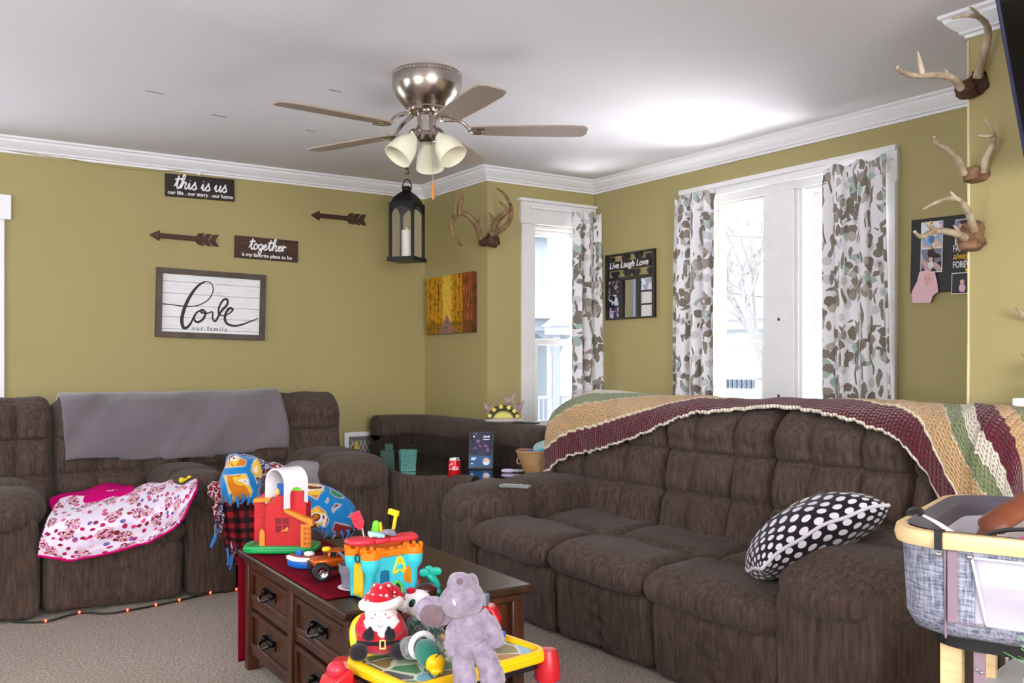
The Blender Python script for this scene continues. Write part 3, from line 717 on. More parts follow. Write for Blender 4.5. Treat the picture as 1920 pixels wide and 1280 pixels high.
# ================================================================ hanging lantern
mat('black_metal', srgb(24, 22, 22), .45, metal=.3)
LN = on_z(762, 330, HC); LN = at_s(763, 330, 6.28); LN.z = HC
lan = thing('hanging_lantern', 'black metal arched lantern hanging from a ceiling hook in the back corner', 'lantern', (LN.x, LN.y, HC), R(-YAW-20))
zt_ = -.252; zl = -.62; w = .082
b = MB()
for sx in (-1, 1):
    for sy in (-1, 1): b.box(sx*w, sy*w, (zt_+zl)/2, .017, .017, zt_-zl)
b.bb(-w-.018, w+.018, -w-.018, w+.018, zl-.012, zl+.014)
b.bb(-w-.008, w+.008, -w-.008, w+.008, zt_-.004, zt_+.012)
for fx, fy in ((0, -1), (0, 1), (-1, 0), (1, 0)):       # arched tops of the four faces
    pts = [(-w, zt_)]+[(-w+.014+(w-.014)*(1-math.cos(t)) if False else -(w-.010)*math.cos(t), zt_-.075+.062*math.sin(t)) for t in [math.pi*i/14 for i in range(15)]]+[(w, zt_)]
    a = [(-w, zt_-.08)]+[(x, z) for x, z in pts[1:-1]]+[(w, zt_-.08), (w, zt_), (-w, zt_)]
    Mx = Matrix.Rotation({(0, -1): 0, (0, 1): math.pi, (-1, 0): -math.pi/2, (1, 0): math.pi/2}[(fx, fy)], 4, 'Z')
    for i in range(14):
        (xa, za), (xb, zb2) = pts[1+i], pts[2+i]
        b.prism([(xa, za), (xb, zb2), (xb, zt_), (xa, zt_)], -w-.006, -w+.002, 'xz', Mx)
b.build('cage', 'black_metal', lan, smooth=False)
b = MB().lathe([(w*1.38, zt_+.01), (w*1.34, zt_+.025), (w*1.15, zt_+.05), (w*.8, zt_+.075), (w*.45, zt_+.092), (.03, zt_+.098), (.03, zt_+.118), (.036, zt_+.122), (.02, zt_+.13), (0, zt_+.132)], n=4, rot=(0, 0, R(45)))
b.build('roof', 'black_metal', lan, bevel=.006)
b = MB().tube(cr([(-.03, 0, zt_+.10), (-.034, 0, zt_+.13), (-.018, 0, zt_+.165), (0, 0, zt_+.175), (.018, 0, zt_+.165), (.034, 0, zt_+.13), (.03, 0, zt_+.10)], 5), .004, 6)
b.build('ring', 'black_metal', lan)
b = MB()
for sx, sy in ((0, -1), (0, 1)): b.bb(-w+.005, w-.005, sy*w-.001, sy*w+.001, zl+.012, zt_-.01)
for sx in (-1, 1): b.bb(sx*w-.001, sx*w+.001, -w+.005, w-.005, zl+.012, zt_-.01)
b.build('glass', mat('lantern_glass', (1, 1, 1, 1), .02, alpha=.03), lan, smooth=False)
tag(MB().cyl((LN.x, LN.y, HC+zl+.014), (LN.x, LN.y, HC+zl+.20), .036).lathe([(0, 0), (.004, 0), (.006, .012), (0, .028)], (LN.x, LN.y, HC+zl+.20), 8).build('candle', mat('wax', srgb(228, 222, 210), .5, sub=.1)), 'cream pillar candle standing inside the hanging black lantern', 'candle')
b = MB().tube(cr([(LN.x, LN.y, HC), (LN.x, LN.y, HC-.012), (LN.x+.012, LN.y, HC-.018), (LN.x+.013, LN.y, HC-.034), (LN.x, LN.y, HC-.040), (LN.x-.008, LN.y, HC-.034)], 5), .003, 6)
b.cyl((LN.x, LN.y, HC-.004), (LN.x, LN.y, HC), .014)
tag(b.build('ceiling_hook', 'black_metal'), 'small black ceiling hook holding the hanging lantern', 'hook')
# ================================================================ wall decorations: local x right, z up, -y out of the wall
WALL = {'A': ('y', WY1, 0), 'R': ('x', WX2, R(-90)), 'N': ('y', WY3, 0), 'W': ('x', WX4, R(-90)), 'C': ('x', WX5, R(-90))}
def wpt(wk, px, py, off=0):
    ax, v_, _ = WALL[wk]; return on_y(px, py, v_-off) if ax == 'y' else on_x(px, py, v_-off)
def wrect(wk, pl, ptl, pbl, pr, ptr, pbr, off=0):
    a = wpt(wk, pl, ptl, off); b_ = wpt(wk, pl, pbl, off); c = wpt(wk, pr, ptr, off); d = wpt(wk, pr, pbr, off)
    W_ = (Vector((c.x, c.y, 0))-Vector((a.x, a.y, 0))).length; H__ = ((a.z-b_.z)+(c.z-d.z))/2
    cen = (a+b_+c+d)/4; tilt = math.atan2(((c.z+d.z)-(a.z+b_.z))/2, W_)
    ax, v_, rz = WALL[wk]
    if ax == 'y': cen.y = v_
    else: cen.x = v_
    return cen, W_, H__, tilt, rz
def wthing(name, label, cat, cen, rz, tilt=0, group=None):
    o = thing(name, label, cat, cen, rz, group)
    if tilt: o.rotation_euler = (Matrix.Rotation(rz, 3, 'Z') @ Matrix.Rotation(-tilt, 3, 'Y')).to_euler()
    return o
GL = {
 't': (.62, [[(.0, .25), (.2, .75), (.36, 1.5), (.44, 1.95), (.38, 1.5), (.3, .5), (.36, .05), (.5, .02), (.66, .28)], [(.02, 1.32), (.4, 1.42), (.8, 1.5)]]),
 'h': (.86, [[(.0, .25), (.25, .9), (.48, 1.7), (.46, 2.1), (.32, 2.05), (.22, 1.4), (.16, .0)], [(.17, .25), (.35, .75), (.55, 1.0), (.66, .85), (.58, .3), (.66, .03), (.78, .04), (.9, .28)]]),
 'i': (.46, [[(.0, .25), (.2, .95), (.16, .3), (.24, .02), (.36, .05), (.48, .28)], [(.22, 1.35), (.25, 1.42)]]),
 's': (.62, [[(.0, .2), (.25, .8), (.36, 1.15), (.34, .85), (.5, .45), (.46, .1), (.25, -.02), (.08, .1)], [(.46, .1), (.62, .28)]]),
 'u': (.86, [[(.0, .35), (.2, .98), (.14, .35), (.22, .03), (.42, .1), (.6, .5), (.7, .98), (.62, .35), (.68, .03), (.8, .06), (.9, .28)]]),
 'o': (.66, [[(.45, .95), (.25, 1.0), (.1, .7), (.1, .25), (.28, .0), (.5, .2), (.54, .65), (.42, .95), (.5, .8), (.68, .75)]]),
 'g': (.68, [[(.5, .85), (.3, 1.0), (.1, .7), (.12, .2), (.3, .05), (.5, .4), (.58, .95), (.54, .2), (.48, -.55), (.3, -.85), (.12, -.6), (.3, -.2), (.7, .28)]]),
 'e': (.56, [[(.0, .28), (.25, .5), (.42, .8), (.32, 1.0), (.14, .8), (.1, .35), (.22, .03), (.42, .08), (.58, .28)]]),
 'r': (.6, [[(.0, .28), (.2, 1.05), (.24, .92), (.36, .86), (.5, .92), (.56, .80), (.56, .74)], [(.2, 1.0), (.22, .5), (.2, .0)]]),
 ' ': (.45, [])}
def script(mb, s, x, z, h, r, y, shear=.12, xs=1.35):
    cx = x
    for ch in s:
        w_, st = GL[ch]
        for q in st:
            P = [(cx+(a*xs+shear*c)*h, y, z+c*h) for a, c in q]
            P = cr(P, 5); mb.tube(P, [r*(.75+.45*abs(math.sin(i*.23+len(q)))) for i in range(len(P))], 6, flat=1)
        cx += w_*h*xs
    return cx-x
def flatten_y(b, y0, k=.25): b.v = [Vector((p.x, y0+(p.y-y0)*k, p.z)) for p in b.v]
mat('sign_black', srgb(26, 16, 15), .45, var=.3, vscale=6, vcol=srgb(40, 24, 20), stretch=(1, 1, 9))
mat('sign_brown', srgb(82, 48, 26), .5, var=.5, vscale=5, vcol=srgb(36, 20, 14), stretch=(1, 1, 12))
mat('paint_white', srgb(236, 234, 238), .5)
mat('ink', srgb(44, 42, 44), .6)
# "this is us"
cen, W_, H_s, tl, rz = wrect('A', 309, 325, 368, 438, 338, 378)
s1 = wthing('wall_sign', 'small black wooden sign reading this is us, topmost of the signs', 'sign', cen, rz, tl)
MB().bb(-W_/2, W_/2, -.02, 0, -H_s/2, H_s/2).build('board', 'sign_black', s1, bevel=.002, smooth=False)
b = MB(); hh = H_s*.29; ww = script(MB(), 'this is us', 0, 0, hh, .004, 0); script(b, 'this is us', -ww/2+.0, -H_s*.12, hh, .0052, -.021); flatten_y(b, -.021); b.build('lettering', 'paint_white', s1)
b = MB(); text(b, 'our life . our story . our home', .034, 0, -H_s*.40, -.021, fatten=.0006); b.build('small_lettering', 'paint_white', s1, smooth=False)
# "together"
cen, W_, H_s, tl, rz = wrect('A', 439, 441, 483, 557, 453, 492)
s2 = wthing('wall_sign', 'small brown wooden sign reading together, right of the left arrow', 'sign', cen, rz, tl)
MB().bb(-W_/2, W_/2, -.02, 0, -H_s/2, H_s/2).build('board', 'sign_brown', s2, bevel=.002, smooth=False)
b = MB(); hh = H_s*.25; ww = script(MB(), 'together', 0, 0, hh, .004, 0); script(b, 'together', -ww/2+.0, -H_s*.06, hh, .0048, -.021); flatten_y(b, -.021); b.build('lettering', 'paint_white', s2)
b = MB(); text(b, 'is my favorite place to be', .034, 0, -H_s*.40, -.021, fatten=.0006); b.build('small_lettering', 'paint_white', s2, smooth=False)
# arrows
def arrow(name, label, x0, y0, x1, y1):
    a = wpt('A', x0, y0); c = wpt('A', x1, y1); L = (c-a).length; tl = math.atan2(c.z-a.z, c.x-a.x)
    t = wthing(name, label, 'wall decoration', a, 0, tl)
    b = MB(); b.prism([(0, 0), (.062, .034), (.062, -.034)], -.022, -.002, 'xz'); b.build('arrowhead', 'sign_brown', t, bevel=.003, smooth=False)
    MB().bb(.055, L*.80, -.018, -.002, -.016, .016).build('shaft', 'sign_brown', t, bevel=.002, smooth=False)
    for k in range(3):
        x = L-.115+k*.048-.03
        MB().prism([(x-.015, 0), (x+.012, .036), (x+.046, .040), (x+.022, 0), (x+.046, -.040), (x+.012, -.036)], -.024+.002*k, -.002, 'xz').build('fletching', 'sign_brown', t, bevel=.002, smooth=False)
arrow('wooden_arrow', 'dark wooden arrow pointing left, beside the together sign', 279, 440, 410, 452)
arrow('wooden_arrow', 'dark wooden arrow pointing left, near the hanging lantern', 582, 403, 686, 413)
# love sign
cen, W_, H_s, tl, rz = wrect('A', 291, 500, 632, 495, 517, 638)
lv = wthing('love_sign', 'framed white plank sign reading love our family above the loveseat', 'sign', cen, rz, tl)
mat('grey_wood', srgb(98, 86, 78), .7, var=.35, vscale=8, vcol=srgb(74, 64, 58), stretch=(1, 1, 1))
ft = .036
b = MB()
for q in ((-W_/2, W_/2, H_s/2-ft, H_s/2), (-W_/2, W_/2, -H_s/2, -H_s/2+ft), (-W_/2, -W_/2+ft, -H_s/2+ft, H_s/2-ft), (W_/2-ft, W_/2, -H_s/2+ft, H_s/2-ft)): b.bb(q[0], q[1], -.034, 0, q[2], q[3])
b.build('frame', 'grey_wood', lv, bevel=.002, smooth=False, weld=False)
pk = NT('white_planks', rough=.6); v = pk.coord(); z_ = pk.math('MULTIPLY', pk.math('ADD', pk.sep(v)[2], 1), 13.2)
grain = pk.ramp(pk.noise(pk.coord(scale=(3, 1, 40)), 2.2, 5, .7), [(.3, srgb(206, 196, 196)), (.42, srgb(228, 226, 228)), (.7, srgb(238, 237, 240))])
pk.color(pk.mix(pk.math('LESS_THAN', pk.math('FRACT', z_), .045), grain, srgb(150, 144, 144)))
pw, ph = W_-2*ft, H_s-2*ft
MB().bb(-pw/2, pw/2, -.014, -.002, -ph/2, ph/2).build('planks', 'white_planks', lv, smooth=False)
def LV(x, y):
    u = (x-930)/542; top = 830+50*u; bot = 1155+25*u
    return (-pw/2+u*pw, -.0155, ph/2-(y-top)/(bot-top)*ph)
b = MB()
def st(pts, r):
    P = cr([LV(*q) for q in pts], 6); n_ = len(P); rr = []
    for i in range(n_):
        a_ = r[0]+(r[1]-r[0])*math.sin(math.pi*i/(n_-1)); rr.append(a_)
    b.tube(P, rr, 8)
st([(930, 1000), (990, 1008), (1060, 1018), (1130, 1010), (1185, 975), (1206, 925), (1190, 888), (1160, 880)], (.0028, .0036))
st([(1160, 880), (1120, 905), (1080, 960), (1050, 1030), (1038, 1095), (1052, 1138), (1082, 1118), (1108, 1062)], (.0045, .011))
st([(1150, 1035), (1118, 1052), (1104, 1085), (1122, 1105), (1152, 1090), (1166, 1056), (1150, 1038), (1142, 1052), (1182, 1056)], (.005, .0075))
st([(1182, 1056), (1204, 1050), (1206, 1085), (1222, 1100), (1250, 1050), (1285, 1010), (1284, 982), (1262, 985), (1240, 1025), (1240, 1062), (1270, 1072)], (.004, .0075))
st([(1270, 1072), (1300, 1058), (1318, 1038), (1300, 1030), (1280, 1055), (1275, 1095), (1300, 1122), (1350, 1126), (1410, 1108), (1466, 1088)], (.003, .0085))
flatten_y(b, -.0155, .2)
b.build('lettering', 'ink', lv)
b = MB(); p0 = LV(1094, 1148); text(b, 'our family', .036, p0[0], p0[2]+.002, -.0155, align='LEFT', space=1.5); b.build('small_lettering', 'ink', lv, smooth=False)
# autumn canvas on the return wall
cen, W_, H_s, tl, rz = wrect('R', 807, 523, 628, 894, 509, 622)
cvn = wthing('canvas_print', 'canvas print of a golden autumn forest path below the antlers', 'picture', cen, rz, tl)
cm = NT('autumn_print', rough=.6); v = cm.coord('UV'); X_, Y_, _z = cm.sep(v)
leafn = cm.noise(v, 16, 6, .75, .3); big = cm.noise(v, 3.2, 3, .5)
gold = cm.ramp(leafn, [(.28, srgb(70, 44, 6)), (.42, srgb(150, 100, 8)), (.54, srgb(206, 152, 20)), (.64, srgb(196, 96, 18)), (.78, srgb(238, 200, 74))])
wob = cm.math('MULTIPLY', cm.math('SUBTRACT', cm.noise(v, 7, 3), .5), .22)
Xw = cm.math('ADD', X_, wob); dxc = cm.math('ABSOLUTE', cm.math('SUBTRACT', X_, .47))
glow = cm.math('MULTIPLY', cm.math('LESS_THAN', cm.math('ADD', dxc, cm.math('ABSOLUTE', wob)), .11), .45)
gold = cm.mix(glow, gold, srgb(250, 214, 96))
trw = cm.math('ADD', X_, cm.math('MULTIPLY', cm.math('SUBTRACT', cm.noise(cm.coord('UV', scale=(3, .8, 1)), 6, 3), .5), .10))
tr_ = cm.math('LESS_THAN', cm.math('FRACT', cm.math('MULTIPLY', trw, 11)), .16)
trd = cm.math('MULTIPLY', tr_, cm.math('GREATER_THAN', dxc, .12)); trd = cm.math('MULTIPLY', trd, cm.math('GREATER_THAN', cm.noise(v, 5, 3), .45))
c0 = cm.mix(cm.math('MULTIPLY', trd, .8), gold, srgb(48, 28, 12))
rt_ = cm.math('GREATER_THAN', cm.math('ADD', X_, cm.math('MULTIPLY', wob, .15)), .80); c0 = cm.mix(cm.math('MULTIPLY', rt_, .9), c0, cm.ramp(cm.noise(cm.coord('UV', scale=(9, 1, 1)), 5, 5, .6), [(.35, srgb(40, 16, 10)), (.55, srgb(150, 66, 26)), (.7, srgb(206, 140, 100))]))
wid = cm.math('MULTIPLY', cm.math('SUBTRACT', .33, Y_), .55); dpw = cm.math('ABSOLUTE', cm.math('SUBTRACT', cm.math('ADD', X_, cm.math('MULTIPLY', wob, .6)), .47))
pth = cm.math('LESS_THAN', dpw, wid); c0 = cm.mix(pth, c0, cm.ramp(leafn, [(.3, srgb(104, 66, 60)), (.55, srgb(150, 112, 110)), (.75, srgb(190, 150, 140))]))
grd = cm.math('MULTIPLY', cm.math('LESS_THAN', cm.math('ADD', Y_, cm.math('MULTIPLY', wob, .8)), .20), cm.math('GREATER_THAN', dpw, wid)); c0 = cm.mix(cm.math('MULTIPLY', grd, .55), c0, srgb(78, 64, 12))
cm.color(c0)
W2_, H2_ = W_/2, H_s/2
b = MB().slot(0).grid(lambda u, t: (-W2_+u*W_, -.036, -H2_+t*H_s), 1, 1, uv=lambda u, t: (u, t))
b.slot(1).bb(-W2_, W2_, -.0355, 0, -H2_, H2_)
b.build('canvas', ['autumn_print', mat('canvas_edge', srgb(112, 60, 22), .7, var=.5, vscale=20, vcol=srgb(60, 30, 10))], cvn, smooth=False)
# photo collage "Live Laugh Love"
cen, W_, H_s, tl, rz = wrect('W', 1139, 479, 601, 1231, 466, 594)
fr = wthing('photo_collage', 'black photo collage frame with a mirror, reading Live Laugh Love', 'picture frame', cen, rz, tl)
mat('frame_black', srgb(28, 25, 27), .4)
uu = lambda u: -W_/2+u*W_
vv = lambda q: H_s/2-q*H_s
b = MB()
b.bb(uu(0), uu(.05), -.022, 0, vv(1), vv(0)).bb(uu(.95), uu(1), -.022, 0, vv(1), vv(0)).bb(uu(.05), uu(.95), -.022, 0, vv(.03), vv(0)).bb(uu(.05), uu(.95), -.022, 0, vv(1), vv(.975))
b.bb(uu(.05), uu(.95), -.02, 0, vv(.41), vv(.36)).bb(uu(.28), uu(.36), -.02, 0, vv(.975), vv(.41)).bb(uu(.64), uu(.72), -.02, 0, vv(.975), vv(.41))
for q in (.59, .785):
    b.bb(uu(.05), uu(.28), -.02, 0, vv(q+.025), vv(q)).bb(uu(.72), uu(.95), -.02, 0, vv(q+.025), vv(q))
b.build('frame', 'frame_black', fr, bevel=.002, smooth=False, weld=False)
b = MB().bb(uu(.07), uu(.93), -.026, -.006, vv(.25), vv(.12)); ban = b.build('banner', 'frame_black', fr, bevel=.003, smooth=False)
b = MB(); text(b, 'Live Laugh Love', W_*.122, 0, vv(.222), -.027, shear=.25, fatten=.0005); b.build('lettering', 'paint_white', ban, smooth=False)
for (u_, q) in ((.10, .09), (.42, .08), (.68, .07), (.90, .10), (.2, .31), (.62, .31), (.93, .31), (.45, .30)):    # cut-out butterflies
    b = MB()
    for sg in (-1, 1): b.ell((uu(u_)+sg*W_*.045, -.012, vv(q)+.006), (W_*.045, .006, H_s*.035), 4); b.ell((uu(u_)+sg*W_*.03, -.012, vv(q)-.012), (W_*.03, .006, H_s*.026), 4)
    b.ell((uu(u_), -.012, vv(q)), (.004, .006, H_s*.045), 4); b.build('butterfly_cutout', 'frame_black', fr)
MB().bb(uu(.36), uu(.64), -.008, -.002, vv(.975), vv(.41)).build('mirror', mat('mirror_glass', srgb(96, 98, 106), .05, metal=1), fr, smooth=False)
def snapshot(name, c1, c2, c3, sc_=34):
    m_ = NT(name, rough=.35); v = m_.coord(); m_.color(m_.ramp(m_.vor(m_.vadd(v, m_.noise(v, 20, 2, color=True), .03), sc_, dim='3D', out='Color'), [(0, c1), (.45, c2), (.75, c3)], const=True)); return name
snapshot('snapshot_warm', srgb(60, 40, 44), srgb(196, 160, 160), srgb(120, 126, 150)); snapshot('snapshot_dark', srgb(32, 30, 48), srgb(206, 206, 210), srgb(60, 56, 90))
snapshot('snapshot_violet', srgb(58, 40, 80), srgb(190, 186, 190), srgb(140, 90, 130)); snapshot('snapshot_pale', srgb(220, 226, 236), srgb(150, 166, 200), srgb(216, 178, 156))
mat('photo_blank', srgb(212, 212, 214), .3)
for (x0, x1, q0, q1, m_) in ((.05, .28, .41, .59, 'snapshot_warm'), (.05, .28, .615, .785, 'snapshot_dark'), (.05, .28, .81, .975, 'snapshot_violet'), (.72, .95, .41, .59, 'snapshot_pale'), (.72, .95, .615, .785, 'photo_blank'), (.72, .95, .81, .975, 'photo_blank')):
    MB().bb(uu(x0), uu(x1), -.010, -.003, vv(q1), vv(q0)).build('photo', m_, fr, smooth=False)
# family board near the corner
a = wpt('W', 1712, 416); c = wpt('W', 1712, 552); a2 = wpt('W', 1826, 401)
L_ = a.y-2.12; Hb = a.z-c.z
fb = wthing('photo_board', 'black family photo board behind the lowest antlers, with clipped photos', 'photo board', Vector((WX4, a.y-L_/2, (a.z+c.z)/2)), R(-90), R(-1.2))
MB().bb(-L_/2, L_/2, -.022, 0, -Hb/2, Hb/2).build('board', 'frame_black', fb, bevel=.003, smooth=False)
def bl(px, py): p = wpt('W', px, py, .022); return (-L_/2+(a.y-p.y), p.z-(a.z+c.z)/2)
def photo(px0, py0, px1, py1, m_, rim=True):
    x0, z0 = bl(px0, py0); x1, z1 = bl(px1, py1)
    if rim: MB().bb(x0-.004, x1+.004, -.024, -.0215, z1-.004, z0+.004).build('photo_border', 'paint_white', fb, smooth=False)
    q = MB().bb(x0, x1, -.0255, -.023, z1, z0).build('photo', m_, fb, smooth=False)
    return x0, x1, z0, z1
mat('skin_print', srgb(222, 176, 160), .5); mat('pink_print', srgb(226, 184, 196), .5); mat('hair_print', srgb(70, 46, 36), .5); mat('blue_print', srgb(60, 120, 190), .5); mat('night_print', srgb(34, 32, 40), .4); mat('gold_print', srgb(214, 168, 52), .4)
def figure(x, z, h, shirt, nm='figure_print'):
    b = MB(); y = -.027
    b.slot(0).puff((x, y, z-h*.18), (h*.22, .001, h*.26), 2.4, 4); b.slot(1).puff((x, y-.0008, z+h*.22), (h*.15, .001, h*.17), 2, 4); b.slot(2).puff((x, y-.0004, z+h*.30), (h*.17, .001, h*.15), 2, 4)
    b.build('printed_figure', [shirt, 'skin_print', 'hair_print'], fb)
r_ = photo(1728, 421, 1766, 463, 'snapshot_pale'); figure((r_[0]+r_[1])/2, (r_[2]+r_[3])/2-.01, .07, 'blue_print')
r_ = photo(1728, 470, 1766, 509, 'snapshot_warm'); figure((r_[0]+r_[1])/2, (r_[2]+r_[3])/2-.01, .07, 'photo_blank')
r_ = photo(1787, 514, 1826, 548, 'night_print'); figure((r_[0]+r_[1])/2, (r_[2]+r_[3])/2-.01, .075, 'pink_print')
r_ = photo(1792, 414, 1822, 455, 'snapshot_warm')
for px, py in ((1746, 419), (1747, 467), (1815, 506)):
    x, z = bl(px, py); MB().box(x, -.028, z, .012, .01, .016).build('gold_clip', 'gold_print', fb, bevel=.002, smooth=False)
x, z = bl(1787, 471); b = MB(); text(b, 'FAMILY', .044, x, z-.004, -.0235, align='LEFT', fatten=.0004); b.v = [Vector((x+(q.x-x)*.64, q.y, q.z)) for q in b.v]; b.build('lettering', 'paint_white', fb, smooth=False)
x, z = bl(1787, 486); b = MB(); text(b, 'always', .044, x, z-.002, -.0235, align='LEFT', shear=.35, fatten=.0006); b.v = [Vector((x+(q.x-x)*.78, q.y, q.z)) for q in b.v]; b.build('gold_lettering', 'gold_print', fb, smooth=False)
x, z = bl(1787, 503); b = MB(); text(b, 'FOREVER', .044, x, z-.0, -.0235, align='LEFT', fatten=.0006); b.v = [Vector((x+(q.x-x)*.64, q.y, q.z)) for q in b.v]; b.build('lettering', 'paint_white', fb, smooth=False)
# cut-out baby photo clipped over the lower left corner of the board
p = wpt('W', 1738, 538, .03)
b = MB(); q = 0
pts = [(1714, 570), (1713, 548), (1722, 530), (1726, 512), (1740, 508), (1755, 512), (1760, 530), (1762, 548), (1752, 556), (1748, 569)]
lp = [bl(*k) for k in pts]; b.prism(lp, -.030, -.0275, 'xz'); b.build('cutout_photo', 'pink_print', fb, smooth=False)
b = MB(); cxx, czz = bl(1742, 526); b.slot(0).puff((cxx, -.031, czz), (.026, .0012, .032), 2, 5); b.slot(1).puff((cxx-.007, -.0325, czz+.004), (.003, .0006, .003), 2, 2).puff((cxx+.009, -.0325, czz+.004), (.003, .0006, .003), 2, 2); b.slot(2).puff((cxx, -.0325, czz-.012), (.005, .0006, .002), 2, 2)
b.build('printed_face', ['skin_print', 'hair_print', 'hair_print'], fb)
# cable and bracket along the crown
b = MB(); P = [wpt('A', px, py, .012) for px, py in ((0, 279), (60, 289), (140, 300), (220, 314), (300, 320), (345, 319), (372, 316))]
cb = thing('wall_cable', 'thin pale cable sagging below the crown moulding with a white bracket', 'cable', (P[0].x, WY1, P[0].z))
MB().tube(cr(P, 5), .0035, 6).build('cord', mat('cable_tan', srgb(160, 146, 96), .6), cb, world=True)
p = wpt('A', 380, 321, .02); MB().box(p.x, p.y, p.z, .05, .035, .018).box(p.x-.025, p.y, p.z-.014, .02, .02, .03, (0, R(30), 0)).build('bracket', 'white_trim', cb, world=True, bevel=.003, smooth=False)
# ================================================================ antlers
mat('antler_brown', srgb(150, 122, 84), .55, var=.35, vscale=14, vcol=srgb(96, 70, 44))
mat('antler_pale', srgb(196, 182, 160), .55, var=.3, vscale=16, vcol=srgb(140, 120, 98))
mat('skull_brown', srgb(96, 60, 42), .8, var=.5, vscale=30, vcol=srgb(50, 30, 22), bump=.6, bscale=60)
mat('skull_tan', srgb(150, 116, 88), .8, var=.5, vscale=30, vcol=srgb(92, 60, 40), bump=.6, bscale=60)
def antlers(label, root, skulls, strokes, ox, oy, sc_, s0, m_a, m_s, base, fwd=.12, rk=1.0):
    t = thing('mounted_antlers', label, 'antlers', root)
    b = MB()
    for (x, y, rx, ry) in skulls: b.puff(at_s(ox+x/sc_, oy+y/sc_, s0), (rx, .04, ry), 2.5, 5, fn=lambda p, q: p*(1+.16*noise1(p.x*90+p.z*60, 3)+.1*noise1(p.z*140, 5)))
    b.build('skull_plate', m_s, t, world=True)
    for st_ in strokes:
        r0, r1, pts = st_[0], st_[1], st_[2]; dd = st_[3] if len(st_) > 3 else (0, fwd)
        n_ = len(pts); P = [at_s(ox+x/sc_, oy+y/sc_, s0-.03-(dd[0]+(dd[1]-dd[0])*(i/(n_-1)))) for i, (x, y) in enumerate(pts)]
        P = cr(P, 6); m_ = len(P); r0 *= rk; r1 *= rk
        MB().tube(P, [r0+(r1-r0)*(i/(m_-1))**1.3+.0008*math.sin(i*1.7) for i in range(m_)], 9).build(st_[4] if len(st_) > 4 else 'tine', m_a, t, world=True)
    return t
sA = VW.dot(Vector((WX2, WY3, 0)))
antlers('brown antlers on the wall corner above the autumn canvas', (WX2, WY3, on_x(905, 455, WX2).z), [(735, 1045, .03, .032), (880, 1030, .05, .045)], [
    (.016, .007, [(690, 1010), (650, 850), (560, 700), (410, 595), (290, 640), (225, 760), (235, 900), (290, 1020), (385, 1115)], (0, .2), 'antler_beam'),
    (.009, .003, [(650, 800), (655, 740), (682, 668)], (.03, .06)), (.014, .004, [(350, 610), (360, 470), (395, 350), (378, 222)], (.1, .14)),
    (.011, .003, [(285, 640), (290, 480), (305, 315)], (.13, .15)),
    (.016, .004, [(860, 930), (990, 880), (1130, 760), (1185, 610), (1165, 450), (1070, 290), (950, 192)], (0, .18), 'antler_beam'),
    (.017, .013, [(910, 880), (940, 740), (1030, 640), (1150, 545)], (.02, .10)), (.009, .003, [(930, 770), (880, 660), (818, 588)], (.03, .03)),
    (.009, .003, [(1150, 560), (1060, 465), (995, 408)], (.12, .10)), (.009, .003, [(1165, 450), (1110, 330), (1032, 232)], (.15, .13))],
    820, 330, 8.533, sA-.06, 'antler_brown', 'skull_brown', None, rk=1.3)
sB = VW.dot(Vector((WX5, WY5, 0)))-.035
antlers('pale antlers near the ceiling on the right corner, topmost of three', (WX5, WY5, 2.16), [(352, 345, .035, .03), (398, 322, .022, .045)], [
    (.016, .005, [(335, 340), (300, 300), (230, 290), (150, 292), (105, 277), (88, 260)], (0, .22), 'antler_beam'), (.011, .002, [(185, 285), (175, 235), (166, 198)], (.14, .16)), (.006, .002, [(300, 300), (272, 267)], (.06, .07)),
    (.017, .004, [(398, 300), (418, 220), (438, 140), (432, 95), (400, 65), (350, 60), (296, 70)], (0, .25), 'antler_beam'), (.009, .003, [(405, 68), (388, 44), (365, 26)], (.16, .2))],
    1640, 0, 2.064, sB, 'antler_pale', 'skull_brown', None)
antlers('small antlers on the right corner, middle of three', (WX5, WY5, 1.87), [(385, 675, .05, .03), (410, 680, .03, .022)], [
    (.014, .004, [(345, 672), (320, 615), (272, 573), (238, 556), (231, 530)], (0, .18), 'antler_beam'),
    (.014, .003, [(420, 665), (432, 610), (456, 560), (461, 520), (445, 490), (424, 460)], (0, .16), 'antler_beam'), (.009, .003, [(458, 520), (430, 527), (392, 522)], (.1, .14))],
    1640, 0, 2.064, sB, 'antler_pale', 'skull_tan', None)
antlers('bleached antlers on the right corner, lowest of three, overlapping the photo board', (WX5, WY5, 1.66), [(378, 915, .035, .055), (362, 938, .03, .03)], [
    (.015, .003, [(385, 890), (362, 820), (322, 772), (262, 773), (188, 808)], (0, .22), 'antler_beam'), (.008, .002, [(325, 775), (293, 741)], (.12, .14)),
    (.015, .005, [(350, 920), (300, 900), (232, 893), (180, 916), (154, 896)], (0, .2), 'antler_beam'), (.010, .003, [(245, 895), (215, 878), (197, 861)], (.1, .12)), (.008, .002, [(340, 918), (320, 890), (304, 871)], (.03, .05))],
    1640, 0, 2.064, sB, 'antler_pale', 'skull_tan', None)
